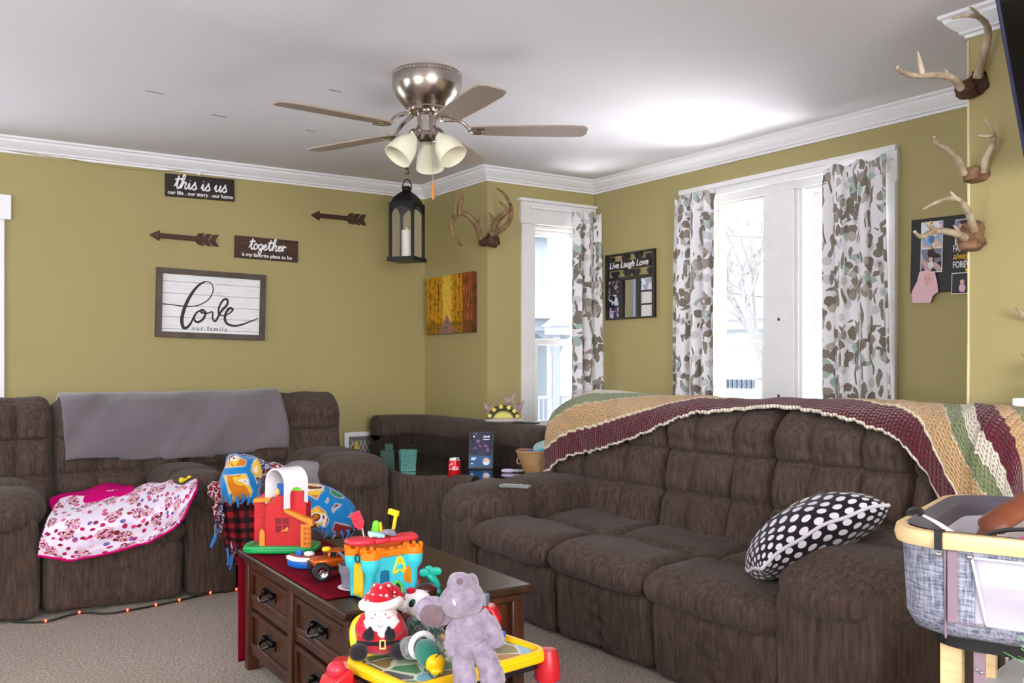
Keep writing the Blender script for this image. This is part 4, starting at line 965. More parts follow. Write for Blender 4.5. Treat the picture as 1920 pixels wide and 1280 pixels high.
# ================================================================ television and small shelf on the near right wall
mat('tv_black', srgb(48, 52, 84), .25)
tvb = Vector((3.25, 1.66, 1.85)); ta = R(20)
tv = thing('television', 'dark wall mounted television tilted down at the upper right edge', 'television', tvb, 0)
b = MB(); b.M = Matrix.Rotation(-ta, 4, 'Y'); b.bb(-.0, .05, -1.2, 0, 0, .62); b.build('casing', 'tv_black', tv, bevel=.008, smooth=False)
b = MB(); b.M = Matrix.Rotation(-ta, 4, 'Y'); b.bb(-.003, .0, -1.185, -.018, .02, .605); b.build('screen', mat('tv_screen', srgb(10, 10, 14), .08), tv, smooth=False)
b = MB().bb(-.02, .148, -.62, -.54, .25, .33).bb(.13, .149, -.75, -.45, .15, .45); b.build('bracket', 'black_metal', tv, smooth=False)
p = on_x(1903, 750, WX5-.10)
tag(MB().bb(WX5-.12, WX5, p.y-.35, p.y, p.z-.022, p.z+.008).build('wall_shelf', 'white_trim', bevel=.004, smooth=False), 'small white wall shelf at the right edge, below the twig', 'shelf')
def grass(mb, c, n, h, sp, seed, w=.006):
    random.seed(seed)
    for i in range(n):
        a = random.uniform(0, 2*math.pi); l = h*random.uniform(.6, 1); d = Vector((math.cos(a), math.sin(a), 0))*sp*random.uniform(.3, 1)
        P = cr([c, c+d*.35+Vector((0, 0, l*.6)), c+d+Vector((0, 0, l))], 3); mb.tube(P, [w, w*.2], 4, flat=.3)
mat('leaf_dark', srgb(70, 96, 44), .6); mat('leaf_bright', srgb(120, 196, 110), .5); mat('pot_white', srgb(220, 220, 220), .4)
sp_ = thing('potted_plant', 'small green plant in a pot on the white wall shelf', 'plant', (WX5-.07, p.y-.06, p.z+.008))
MB().lathe([(0, 0), (.028, 0), (.036, .04), (.034, .045), (0, .04)], n=16).build('pot', mat('pot_dark', srgb(60, 54, 40), .6), sp_)
b = MB(); grass(b, Vector((0, 0, .04)), 40, .12, .06, 4, .005); b.build('leaves', 'leaf_dark', sp_)
a1 = on_x(1920, 592, WX5-.03); a0_ = on_x(1903, 578, WX5-.08)
tw = MB().tube(cr([a0_, (a0_+a1)/2+Vector((0, 0, .006)), a1, Vector((WX5, a1.y-.03, a1.z-.01))], 5), [.003, .007, .010, .012], 7)
tag(tw.build('twig', 'antler_pale'), 'dry pale twig sticking out from the right wall edge', 'twig')
# ================================================================ soft things
def net(rows, nu=40, nv=30):
    """smooth surface through a net of control points; returns f(u,v)"""
    rs = [cr(r, 12) for r in rows]; m_ = min(len(r) for r in rs)
    def samp(c, t): x = t*(len(c)-1); i = min(int(x), len(c)-2); return c[i].lerp(c[i+1], x-i)
    def f(u, v):
        col = cr([samp(c, u) for c in rs], 6); return samp(col, v)
    return f
# ---- crocheted afghan over the back of the three seat sofa
af = NT('afghan_yarn', rough=.95, spec=.1, sheen=.3); uvv = af.coord('UV'); U_, V_, _ = af.sep(uvv)
Vn = af.math('ADD', V_, af.math('MULTIPLY', af.noise(uvv, 60, 2), .004))
bands = [(0, srgb(226, 214, 196)), (.011, srgb(84, 14, 32)), (.125, srgb(226, 210, 178)), (.137, srgb(196, 158, 112)), (.262, srgb(222, 206, 176)), (.272, srgb(126, 136, 96)), (.352, srgb(214, 204, 188)), (.43, srgb(92, 16, 38)), (.54, srgb(196, 158, 112)), (.62, srgb(126, 136, 96)), (.70, srgb(216, 206, 190))]
colr = af.ramp(Vn, bands, const=True)
cell = af.vor(af.coord('UV', scale=(1, 1, 1)), 62, 'F1', .12)
colr = af.mix(af.math('MULTIPLY', af.math('GREATER_THAN', cell, .56), .65), colr, srgb(60, 44, 38))
af.color(colr).bump(af.math('SUBTRACT', 1, cell), 1, .012)
Pth = [(-.425, .34), (-.41, .50), (-.395, .62), (-.385, .76), (-.375, .86), (-.33, .955), (-.24, 1.005), (-.16, 1.01), (-.08, .985), (-.02, .91), (.012, .78), (.014, .5), (.014, .2)]
Pc = [Vector((p.x, p.y)) for p in cr([(a, b_) for a, b_ in Pth], 10)]
Al = [0]
for i in range(1, len(Pc)): Al.append(Al[-1]+(Pc[i]-Pc[i-1]).length)
def path_at(a):
    a = max(0, min(a, Al[-1]-1e-6))
    lo, hi = 0, len(Al)-1
    while hi-lo > 1:
        m_ = (lo+hi)//2
        if Al[m_] <= a: lo = m_
        else: hi = m_
    return Pc[lo].lerp(Pc[lo+1], (a-Al[lo])/(Al[lo+1]-Al[lo]))
def arc_of_z(z): # front side
    for i in range(1, len(Pc)):
        if Pc[i].y >= z: return Al[i]
    return Al[-1]*.4
top_a = arc_of_z(1.008)
hem = [(-.14, .60), (-.07, .60), (.0, .615), (.10, .64), (.34, .69), (.55, .755), (.78, .83), (.91, .885), (1.08, .945), (1.31, .975), (1.58, .98), (1.80, .955), (1.93, .925), (2.05, .90), (2.14, .865), (2.21, .80), (2.27, .71), (2.33, .60), (2.40, .50), (2.55, .42), (3.1, .40)]
def hemz(x):
    for (a, za), (b_, zb_) in zip(hem[:-1], hem[1:]):
        if a <= x <= b_: t = (x-a)/(b_-a); return za+(zb_-za)*t
    return hem[-1][1]
LU0, LU1, WB = .03, 2.85, .80
def afg(u, v):
    s_ = LU0+(LU1-LU0)*u; z0 = sum(hemz(s_+d) for d in (-.06, -.03, 0, .03, .06))/5
    a0_ = arc_of_z(min(z0, 1.0)); a = a0_+v*WB+.004*math.sin(s_*60)*(1 if v < .01 else 0)
    p = path_at(a); y, z = p.x, p.y
    x = s_
    if s_ > 2.40:                                   # falls over the right end
        ex = s_-2.40; th = min(ex/.14, math.pi/2); x = 2.40+.14*math.sin(th)*.8+.03*min(1, ex); dz = .14*(1-math.cos(th))+max(0, ex-.14*math.pi/2); z = z-dz
        y = y*(1-.12*min(1, ex))-.02
        z = max(z, .03+.02*v)
    if s_ < .30: k = (.30-s_)/.37; z -= .115*k**2.2*(1 if z > .62 else .6); y -= .03*k
    z += noise1(s_*4, 2)*.010+noise1(s_*13+v*4, 6)*.004
    y -= .006+abs(noise1(s_*7+v*5, 3))*.010
    return (x, y, z)
b = MB().grid(afg, 260, 46, uv=lambda u, v: (LU0+(LU1-LU0)*u, v*WB))
o = b.build('afghan', 'afghan_yarn', solid=.014, angle=180); o.location = (BXB, BYT, 0); o.rotation_euler = (0, 0, R(-90))
tag(o, 'striped crochet afghan in burgundy, tan and green over the back of the three seat sofa', 'blanket')
# ---- grey blanket folded over the back of the loveseat
mat('grey_fleece', srgb(104, 96, 102), .95, bump=.35, bscale=90, sheen=.3)
gx0, gx1 = on_y(118, 800, 5.40).x-AX, on_y(532, 800, 5.42).x-AX
zbt = on_y(320, 853, 5.36).z
def gb(u, v):
    x = gx0+(gx1-gx0)*u + .006*math.sin(v*9+1)*(1 if u > .98 or u < .02 else 0)
    a0_ = arc_of_z(zbt+.012*math.sin(u*7+1)); a = a0_+v*.72; p = path_at(a); y, z = p.x+.06 if False else p.x, p.y
    w = .006*math.sin(u*17+v*4)+noise1(u*8+v*3, 4)*.011+.009*math.sin((u*3.1-v*2.2)*5)+.006*noise1(u*22-v*9, 8)
    z = z-.020+(.010*u); k = .03 if v < .5 else .0
    return (x, y+.012-w-(.012 if v < .03 else .018), z+w*.5)
b = MB().grid(gb, 60, 44)
o = b.build('grey_blanket', 'grey_fleece', solid=.022, angle=180); o.location = (AX, AYB, 0)
tag(o, 'plain grey blanket folded over the back of the loveseat', 'blanket')
# ---- patterned pink blanket on the loveseat's left seat
pb = NT('pink_print_cotton', rough=.9, spec=.1, sheen=.2); uv = pb.coord('UV')
w1 = pb.vadd(uv, pb.noise(uv, 12, 2, color=True), .03)
f1 = pb.vor(w1, 24, 'F1', 1); fc_ = pb.vor(w1, 24, 'F1', 1, out='Color')
m1 = pb.math('LESS_THAN', f1, .27)
m2 = pb.math('LESS_THAN', pb.vor(pb.vadd(uv, pb.noise(uv, 30, 2, color=True), .03), 9, 'F1', 1), .30)
colA = pb.ramp(pb.sep(fc_)[0], [(0, srgb(176, 24, 92)), (.3, srgb(140, 20, 50)), (.5, srgb(230, 186, 220)), (.7, srgb(110, 90, 170)), (.85, srgb(214, 60, 120))], const=True)
colB = pb.ramp(pb.noise(uv, 60, 2), [(.36, srgb(120, 30, 60)), (.46, srgb(236, 196, 190)), (.54, srgb(196, 120, 190)), (.64, srgb(150, 30, 40))], const=True)
cc = pb.mix(m1, srgb(226, 214, 234), colA); cc = pb.mix(m2, cc, colB)
pb.color(cc)
mat('magenta_cloth', srgb(196, 4, 108), .9, spec=.1); mat('yellow_plastic', srgb(236, 204, 20), .35)
fy = AYB-AD-.085
pf = net([[at_s(*q) for q in r] for r in ()] if False else [
    [on_y(118, 936, 5.02), on_y(190, 924, 5.06), on_y(270, 908, 5.06), on_y(322, 902, 5.0), on_y(362, 896, 4.95)],
    [on_y(100, 950, 4.86), on_y(180, 948, 4.88), on_y(262, 930, 4.88), on_y(318, 912, 4.84), on_y(368, 900, 4.80)],
    [on_y(84, 984, fy-.01), on_y(160, 980, fy-.02), on_y(262, 962, fy-.02), on_y(322, 945, fy-.03), on_y(366, 915, fy-.06)],
    [on_y(74, 1015, fy-.02), on_y(150, 1020, fy-.03), on_y(258, 1003, fy-.03), on_y(318, 980, fy-.04), on_y(352, 950, fy-.06)],
    [on_y(70, 1041, fy-.01), on_y(140, 1047, fy-.02), on_y(238, 1028, fy-.02), on_y(300, 1004, fy-.03), on_y(338, 976, fy-.05)]])
def pkf(u, v):
    p = pf(u, v); w = .010*math.sin(u*26+v*7)*(1-v)+.007*noise1(u*14+v*9, 2)+.009*math.sin(u*9+v*16)*(1-v*.6)
    return p+Vector((0, -abs(w)-.006, w*.7))
pr = pf(0, 0)
pt = thing('patterned_blanket', 'white and pink flower print blanket draped over the left seat of the loveseat', 'blanket', (pr.x, pr.y, .5))
b = MB().grid(pkf, 64, 44, uv=lambda u, v: (u*.85, v*.52)); b.build('cloth', 'pink_print_cotton', pt, world=True, solid=.006, angle=180)
edge = [pkf(i/30, 1) for i in range(31)]+[pkf(1, 1-i/12) for i in range(1, 13)]
b = MB().tube([p+Vector((0, -.003, 0)) for p in edge], .0055, 6); b.build('magenta_hem', 'magenta_cloth', pt, world=True)
mg = net([[on_y(95, 938, 5.12), on_y(150, 922, 5.16), on_y(200, 911, 5.2), on_y(246, 911, 5.2)], [on_y(92, 945, 5.02), on_y(150, 934, 5.04), on_y(205, 922, 5.05), on_y(250, 915, 5.05)], [on_y(98, 962, 4.93), on_y(150, 952, 4.94), on_y(205, 938, 4.95), on_y(250, 930, 4.96)]])
b = MB().grid(lambda u, v: mg(u, v)+Vector((0, 0, .008*math.sin(u*12+v*3))), 24, 12)
tag(b.build('magenta_blanket', 'magenta_cloth', solid=.02, angle=180), 'bright magenta fleece peeking out behind the flower print blanket', 'blanket')
p = on_y(355, 900, 4.83); ty = thing('plastic_toy', 'small yellow plastic toy on the loveseat console arm', 'toy', (p.x, p.y, p.z))
b = MB().tube([(-.035, 0, .0), (.0, 0, .008), (.035, 0, .004)], .008, 8).ell((-.038, 0, .004), (.014, .012, .014), 5).ell((.038, 0, .008), (.014, .012, .014), 5).ell((0, 0, .014), (.012, .01, .010), 5)
b.build('toy_body', 'yellow_plastic', ty)
# ---- fleece bundle and buffalo plaid blanket on the loveseat console and seat
pl = NT('buffalo_plaid', rough=.95, spec=.05, sheen=.3); uv = pl.coord('UV'); U_, V_, _ = pl.sep(uv)
sq = lambda c: pl.math('GREATER_THAN', pl.math('FRACT', pl.math('MULTIPLY', c, 17)), .5)
a_ = sq(U_); b__ = sq(V_); sm = pl.math('MULTIPLY', pl.math('ADD', a_, b__), .5)
pl.color(pl.ramp(sm, [(0, srgb(150, 18, 32)), (.3, srgb(66, 10, 18)), (.8, srgb(14, 8, 12))], const=True))
bf = NT('blue_panel_fleece', rough=.95, spec=.05, sheen=.3); v = bf.coord(); w1 = bf.vadd(v, bf.noise(v, 8, 2, color=True), .02)
dd_ = bf.vor(w1, 6.5, 'DISTANCE_TO_EDGE', .8, dim='3D'); cid = bf.vor(w1, 6.5, 'F1', .8, dim='3D', out='Color')
inner = bf.ramp(bf.noise(v, 9, 2, .5, .8), [(0, srgb(206, 122, 30)), (.42, srgb(230, 186, 60)), (.52, srgb(228, 222, 224)), (.58, srgb(120, 60, 34)), (.66, srgb(196, 112, 24))], const=True)
inner2 = bf.mix(bf.math('GREATER_THAN', bf.sep(cid)[0], .55), inner, bf.mix(bf.math('GREATER_THAN', bf.sep(cid)[1], .5), srgb(52, 134, 84), srgb(140, 30, 36)))
body = bf.mix(bf.math('GREATER_THAN', dd_, .10), srgb(28, 124, 190), srgb(170, 176, 190))
bf.color(bf.mix(bf.math('GREATER_THAN', dd_, .14), body, inner2))
mat('blue_fleece', srgb(36, 120, 196), .95, sheen=.3); rw = NT('red_white_fleece', rough=.95, sheen=.2); v = rw.coord(); rw.color(rw.ramp(rw.noise(v, 34, 2, .5, .5), [(0, srgb(130, 16, 30)), (.50, srgb(206, 196, 204)), (.57, srgb(96, 20, 36)), (.66, srgb(130, 16, 30))], const=True))
rw = NT('navy_fleece', rough=.95, sheen=.2); v = rw.coord(); rw.color(rw.ramp(rw.noise(v, 40, 2, .5, .5), [(0, srgb(36, 40, 76)), (.47, srgb(190, 190, 210)), (.54, srgb(50, 70, 130)), (.62, srgb(110, 20, 40))], const=True))
def lump(mb, c, h, seed, e=2.6, amp=.10, n=12, rot=None):
    mb.puff(c, h, e, n, fn=lambda p, q: p*(1+amp*(noise1(q[0]*2.6+q[2]*1.7+seed, seed)+.6*noise1(q[1]*4+q[2]*5, seed+2))), rot=rot)
pc_ = on_y(455, 960, 4.66)
fb1 = thing('fleece_blanket', 'bundled blue and buffalo plaid fleece blanket hanging off the loveseat left of the toy barn', 'blanket', (pc_.x, 4.66, .5))
hy = 4.60
pn = net([[on_y(432, 905, 4.82), on_y(480, 900, 4.82), on_y(520, 905, 4.82)], [on_y(414, 935, hy+.02), on_y(455, 928, hy-.03), on_y(500, 935, hy)],
          [on_y(420, 985, hy), on_y(455, 985, hy-.03), on_y(500, 985, hy)], [on_y(428, 1025, hy+.01), on_y(458, 1030, hy-.02), on_y(495, 1030, hy)], [on_y(436, 1052, hy+.02), on_y(462, 1062, hy), on_y(490, 1062, hy)]])
b = MB().grid(lambda u, v: pn(u, v)+Vector((0, .012*math.sin(u*12), 0)), 24, 30, uv=lambda u, v: (u*.28, v*.62)); b.build('plaid_layer', 'buffalo_plaid', fb1, world=True, solid=.015, angle=180)
b = MB(); lump(b, on_y(452, 898, hy-.02), (.095, .09, .115), 3, 3, rot=(0, .1, 0)); b.build('folded_end', 'blue_panel_fleece', fb1, world=True, angle=180)
b = MB(); lump(b, on_y(490, 884, 4.72), (.10, .08, .045), 5, 2.5, rot=(0, .5, 0)); lump(b, on_y(518, 886, 4.75), (.085, .07, .05), 8, 2.5, rot=(0, .3, 0)); b.build('red_fold', 'red_white_fleece', fb1, world=True, angle=180)
b = MB(); lump(b, on_y(478, 868, 4.70), (.085, .06, .03), 6, 2.5, rot=(0, .45, 0)); b.build('navy_fold', 'navy_fleece', fb1, world=True, angle=180)
b = MB(); lump(b, on_y(408, 922, 4.62), (.045, .04, .055), 9, 2.5, rot=(0, -.5, 0)); b.build('red_corner', 'red_white_fleece', fb1, world=True, angle=180)
random.seed(3)
for k in range(17):
    px, py = (402+random.uniform(-6, 14), 935+k*7.0) if k < 9 else (420+(k-9)*4.2+random.uniform(-4, 4), 1008+random.uniform(-8, 30))
    p = on_y(px+6, py, hy-.01)
    m_ = 'blue_fleece' if k % 3 != 1 and k > 6 else ('navy_fleece' if k % 2 else 'red_white_fleece')
    dx = random.uniform(-.035, .01); L = random.uniform(.06, .09)
    MB().tube(cr([p, p+Vector((dx*.5, -.012, -L*.45)), p+Vector((dx, -.005, -L))], 4), [.012, .008], 6, flat=.5).build('fringe', m_, fb1, world=True)
for k in range(6):
    p = on_y(432+k*11, 926+4*math.sin(k*2), hy-.09)
    MB().tube(cr([p, p+Vector((.006*math.sin(k), -.01, -.03)), p+Vector((.01*math.sin(k*2), 0, -.055))], 4), [.012, .007], 6, flat=.6).build('fringe', 'blue_fleece', fb1, world=True)
p = on_y(575, 897, 4.98)
gp = MB(); lump(gp, p, (.13, .09, .095), 11, 3.2, .04, 14, rot=(R(-10), R(8), 0))
rb = NT('ribbed_grey', rough=.9); v = rb.coord(); rb.color(rb.ramp(rb.math('FRACT', rb.math('MULTIPLY', rb.sep(v)[0], 70)), [(0, srgb(112, 108, 112)), (.5, srgb(140, 136, 140))]))
tag(gp.build('grey_cushion', 'ribbed_grey', angle=180), 'plain grey ribbed cushion on the loveseat behind the toy barn', 'cushion')
fb2 = thing('fleece_pillow', 'blue fleece pillow with picture panels and knotted fringe, right of the toy barn', 'pillow', on_y(620, 960, 4.72))
b = MB(); lump(b, on_y(612, 957, 4.74), (.185, .10, .12), 14, 2.5, .05, 18, rot=(R(-14), R(28), 0)); b.build('pillow_body', 'blue_panel_fleece', fb2, world=True, angle=180)
for k in range(9):
    px, py = [(585, 985), (600, 990), (612, 995), (625, 998), (638, 1000), (650, 999), (660, 994), (667, 984), (672, 972)][k]
    p = on_y(px, py-6, 4.66)
    MB().tube(cr([p, p+Vector((.008, -.01, -.02)), p+Vector((.016*math.sin(k*2), 0, -.05))], 4), [.010, .006], 6, flat=.6).build('fringe', 'blue_fleece' if k % 3 else 'navy_fleece', fb2, world=True)
# ---- polka dot pillow
pd = NT('polka_dot', rough=.85, sheen=.1); uv = pd.coord('UV')
U_, V_, _ = pd.sep(uv)
row = pd.math('FLOOR', pd.math('MULTIPLY', V_, 15)); off = pd.math('MULTIPLY', pd.math('MODULO', row, 2), .5)
fu = pd.math('SUBTRACT', pd.math('FRACT', pd.math('ADD', pd.math('MULTIPLY', U_, 12), off)), .5); fv = pd.math('SUBTRACT', pd.math('FRACT', pd.math('MULTIPLY', V_, 15)), .5)
r2 = pd.math('ADD', pd.math('MULTIPLY', fu, fu), pd.math('MULTIPLY', pd.math('MULTIPLY', fv, fv), .64))
pd.color(pd.mix(pd.math('LESS_THAN', r2, .088), srgb(18, 16, 28), srgb(216, 210, 222)))
mat('piping_white', srgb(206, 200, 212), .8)
pw_c = Vector((2.62, 2.19, .585))
pp = thing('polka_dot_pillow', 'black and white polka dot pillow leaning on the right arm of the three seat sofa', 'pillow', pw_c)
q0 = at_s(1404, 1062, 3.14); q1 = at_s(1640, 945, 3.14)
ux = (q1-q0).normalized(); half = (q1-q0).length/2
vdir = (ray(1520, 1000)).normalized(); up = (Vector((0, 0, 1))-ux*ux.z).normalized(); nn = ux.cross(up).normalized()   # nn horizontal-ish
ax2 = (up*-.26+nn*(1 if nn.dot(vdir) > 0 else -1)*.97).normalized(); ax3 = ux.cross(ax2).normalized()
if ax3.z < 0: ax3 = -ax3
ctr = (q0+q1)/2+ax3*.0
def pil(sg):
    def f(u, v):
        a = math.sin((u-.5)*math.pi); c = math.sin((v-.5)*math.pi)
        th = .100*(max(0, (1-a*a))*max(0, (1-c*c)))**.42
        sx = half*a*(1-.05*c*c); sy = .20*c*(1-.06*a*a)
        bend = .03*(1-a*a)
        return ctr+ux*sx+ax2*sy+ax3*(sg*th+bend-.012)+Vector((0, 0, .004*math.sin(a*9+c*5)))
    return f
b = MB().grid(pil(1), 44, 44, uv=lambda u, v: (u*1.08, v*.85)).grid(pil(-1), 44, 44, uv=lambda u, v: (u*1.08+.04, v*.85))
b.build('pillow_cover', 'polka_dot', pp, world=True, angle=180)
f_ = pil(0); rim = [f_(i/20, 0) for i in range(20)]+[f_(1, i/20) for i in range(20)]+[f_(1-i/20, 1) for i in range(20)]+[f_(0, 1-i/20) for i in range(21)]
MB().tube(rim, .006, 7).build('piping', 'piping_white', pp, world=True)
# ================================================================ things on the corner console
mat('tan_wicker', srgb(176, 136, 92), .75, bump=.8, bscale=140, var=.25, vscale=60)
def shelf_pt(px, py): return on_z(px, py, cz_)
# soda can
p = shelf_pt(852, 901)
can = thing('soda_can', 'red soda can with white script on the corner console shelf', 'can', p, R(-YAW))
mat('can_red', srgb(196, 12, 28), .25, metal=.3); mat('aluminium', srgb(200, 200, 204), .25, metal=1)
MB().lathe([(.025, .0), (.031, .008), (.0325, .014), (.0325, .104), (.031, .110)], n=32).build('can_body', 'can_red', can)
MB().lathe([(.031, .110), (.0275, .119), (.0275, .122), (.025, .122), (.024, .119), (0, .119)], n=28).build('can_top', 'aluminium', can)
MB().lathe([(0, .0), (.023, .001), (.026, .003)], n=28).build('can_base', 'aluminium', can)
b = MB(); GL['C'] = (1.05, [[(.85, 1.7), (.75, 2.0), (.45, 1.9), (.12, 1.3), (.05, .6), (.2, .1), (.5, .05), (.85, .35)]]); GL['c'] = (.56, [[(.45, .85), (.35, 1.0), (.15, .8), (.1, .35), (.22, .03), (.42, .08), (.56, .28)]]); GL['a'] = (.7, [[(.5, .9), (.3, 1.0), (.1, .7), (.1, .25), (.26, .0), (.46, .25), (.55, .95), (.52, .3), (.6, .03), (.7, .25)]])
script(b, 'Coca', -.031, .062, .0155, .0016, 0, xs=1.2)
b.v = [Vector((.0328*math.sin(q.x/.0328), -(.0328-q.y*.5)*math.cos(q.x/.0328), q.z)) for q in b.v]; b.build('lettering', 'paint_white', can)
# tablet
p = shelf_pt(901, 879); tb = thing('tablet', 'small tablet with a dark starry screen standing on the corner console', 'tablet', (p.x, p.y, cz_), R(-YAW-6))
tw_, th_ = .150, .225
Mt = Matrix.Rotation(R(-12), 4, 'X')
b = MB(); b.M = Mt; b.bb(-tw_/2, tw_/2, 0, .009, 0, th_); b.build('case', mat('tablet_black', srgb(14, 14, 18), .3), tb, bevel=.003)
ts = NT('star_screen', rough=.15); v = ts.coord(); n_ = ts.noise(v, 26, 4, .7); z_ = ts.sep(v)[2]
col_ = ts.ramp(n_, [(.4, srgb(10, 12, 34)), (.56, srgb(28, 24, 60)), (.63, srgb(120, 70, 120)), (.72, srgb(200, 190, 220))])
col_ = ts.mix(ts.math('LESS_THAN', z_, .078), col_, srgb(16, 66, 112)); ts.color(col_); ts.l.new(col_, ts.b.inputs['Emission Color']); ts.b.inputs['Emission Strength'].default_value = .25
b = MB(); b.M = Mt; b.bb(-tw_/2+.009, tw_/2-.009, -.001, .0, .012, th_-.012); sn = b.build('screen', 'star_screen', tb, smooth=False)
mat('screen_white', srgb(220, 226, 240), .3, emit=(.8, .85, 1, 1), estr=.6)
b = MB(); text(b, '10:18', .017, .03, .186, -.0015); b.bb(.012, .05, -.0018, -.001, .174, .176).bb(-.056, -.028, -.0018, -.001, .062, .066).bb(-.058, -.034, -.0018, -.001, .054, .058).bb(-.058, -.046, -.0018, -.001, .030, .034); b.ell((-.045, -.001, .192), (.004, .001, .005), 4)
b.v = [Mt @ q for q in b.v]; b.build('screen_text', 'screen_white', sn, smooth=False)
b = MB(); b.M = Mt; b.tube([(.032, -.0012, .045), (.032, -.0022, .045)], .022, 20); b.build('round_picture', 'snapshot_pale', sn)
# wicker basket with wipes and cloths
p = shelf_pt(1004, 886); p = Vector((2.93, 4.35, cz_))
p = on_z(1016, 889, cz_)
bk = thing('wicker_basket', 'tan oval wicker basket of baby supplies at the left end of the afghan', 'basket', p, R(-YAW))
MB().lathe([(0, 0), (.088, 0), (.102, .01), (.126, .075), (.141, .120), (.144, .130), (.138, .132), (.132, .122), (.118, .075), (.095, .014), (0, .012)], n=40, sy=.72).build('basket_body', 'tan_wicker', bk)
b = MB().tube([(.141*math.cos(a), .141*.72*math.sin(a), .130+.004*math.sin(a*3)) for a in [2*math.pi*i/36 for i in range(37)]], .007, 8); b.build('rim', 'tan_wicker', bk)
MB().tube(cr([(-.128, -.03, .10), (-.140, -.035, .085), (-.136, -.035, .065), (-.118, -.03, .065)], 4), .004, 7).build('handle', 'tan_wicker', bk)
b = MB(); lump(b, (0, 0, 0), (.055, .02, .038), 4, 3.4, .05); o = b.build('wipes_pack', mat('wipes_print', srgb(206, 218, 222), .4, var=.8, vscale=22, vcol=srgb(120, 170, 176)), angle=180); o.location = p+Vector((.01, 0, .15)); o.rotation_euler = (R(-30), R(-25), R(-YAW)); tag(o, 'pale wrapped pack of wipes sticking out of the wicker basket', 'wipes')
for c_, m_, lab, s_, cs in (((-.055, -.02, .115), 'blue_cloth', 'blue cloth folded in the wicker basket', 3, srgb(60, 84, 190)), ((-.002, -.035, .122), 'teal_cloth', 'turquoise cloth folded in the wicker basket beside the wipes', 6, srgb(70, 186, 206))):
    b = MB(); lump(b, (0, 0, 0), (.048, .03, .022), s_, 2.6, .15); o = b.build('folded_cloth', mat(m_, cs, .8), angle=180); o.location = Matrix.Rotation(R(-YAW), 3, 'Z') @ Vector(c_)+p; tag(o, lab, 'cloth')
# gift bag, brush, remote, figurine, flat tray
p = shelf_pt(766, 883); gbg = thing('gift_bag', 'glittery teal gift bag standing on the left of the corner console', 'bag', (p.x, p.y, cz_), R(-YAW+8))
mat('teal_glitter', srgb(10, 60, 56), .35, var=.8, vscale=90, vcol=srgb(50, 120, 112), metal=.2); mat('dark_green', srgb(12, 58, 50), .6)
b = MB(); b.prism([(-.045, 0), (.040, 0), (.050, .125), (-.048, .128)], -.022, .022, 'xz'); b.build('bag_body', 'teal_glitter', gbg, smooth=False, bevel=.002)
b = MB(); b.prism([(-.052, 0), (-.045, 0), (-.048, .127), (-.058, .12)], -.02, .02, 'xz'); b.build('gusset', 'dark_green', gbg, smooth=False)
MB().tube(cr([(-.02, -.02, .125), (-.014, -.02, .15), (.014, -.02, .15), (.02, -.02, .125)], 5), .002, 5).build('handle', 'dark_green', gbg)
p = shelf_pt(741, 882); b = MB(); b.prism([(-.05, 0), (.035, 0), (.03, .12), (-.05, .115)], -.035, .03, 'xz'); b.box(.0, 0, .13, .05, .04, .05)
o = b.build('dark_bag', 'dark_green', bevel=.004, smooth=False); o.location = (p.x-.02, p.y+.04, cz_); o.rotation_euler = (0, 0, R(-YAW+8)); tag(o, 'dark green bag standing at the left of the teal gift bag', 'bag')
p = shelf_pt(962, 886); br_ = thing('hair_brush', 'purple and grey brush lying on the corner console shelf', 'brush', (p.x, p.y, cz_+.012), R(-YAW-4))
MB().puff((-.03, 0, 0), (.038, .016, .011), 2.6, 7).build('brush_head', mat('brush_purple', srgb(150, 126, 200), .5, var=.6, vscale=70, vcol=srgb(230, 224, 236)), br_)
MB().tube([(.0, 0, 0), (.04, 0, 0), (.085, 0, .0)], [.009, .007], 8).build('brush_handle', mat('brush_grey', srgb(190, 190, 200), .4, var=.5, vscale=60), br_)
rp = at_s(966, 898, 4.36); rm = thing('remote_control', 'flat grey remote control on the left arm of the three seat sofa', 'remote', (rp.x, rp.y, .585), R(-YAW-22))
MB().bb(-.075, .075, -.022, .022, 0, .014).build('remote_body', mat('remote_grey', srgb(120, 122, 124), .35), rm, bevel=.004)
b = MB()
for k in range(5): b.bb(-.055+k*.02, -.045+k*.02, -.010, .010, .0135, .016)
b.build('buttons', mat('button_pale', srgb(190, 196, 198), .4), rm, smooth=False, weld=False)
# flowered arch figurine on the padded rim
fgp = on_x(944, 793, 3.20); fz = zr+.0
fg = thing('flower_figurine', 'ceramic arch figurine with yellow flowers and pink winged birds on the corner console rim', 'figurine', (fgp.x, fgp.y, fz), R(-YAW))
mat('mauve_ceramic', srgb(176, 146, 142), .35, var=.4, vscale=40, vcol=srgb(110, 84, 80)); mat('moss_green', srgb(44, 58, 24), .6); mat('flower_yellow', srgb(226, 206, 110), .4); mat('cream_disc', srgb(206, 196, 96), .4)
K = 1.18
b = MB(); b.puff((0, 0, .012), (.125, .045, .016), 2.5, 9, fn=lambda p, q: p*(1+.08*noise1(p.x*60, 3))); b.build('base', mat('ceramic_clear', srgb(180, 172, 170), .15, var=.3, vscale=30), fg)
MB().tube([(.085*math.cos(a), 0, .02+.072*math.sin(a)) for a in [math.pi*i/16 for i in range(17)]], .017, 9).build('arch', 'moss_green', fg)
MB().prism([(.058*math.cos(math.pi*i/12), .022+.042*math.sin(math.pi*i/12)) for i in range(13)], .0, .01, 'xz').build('half_disc', 'cream_disc', fg, smooth=False)
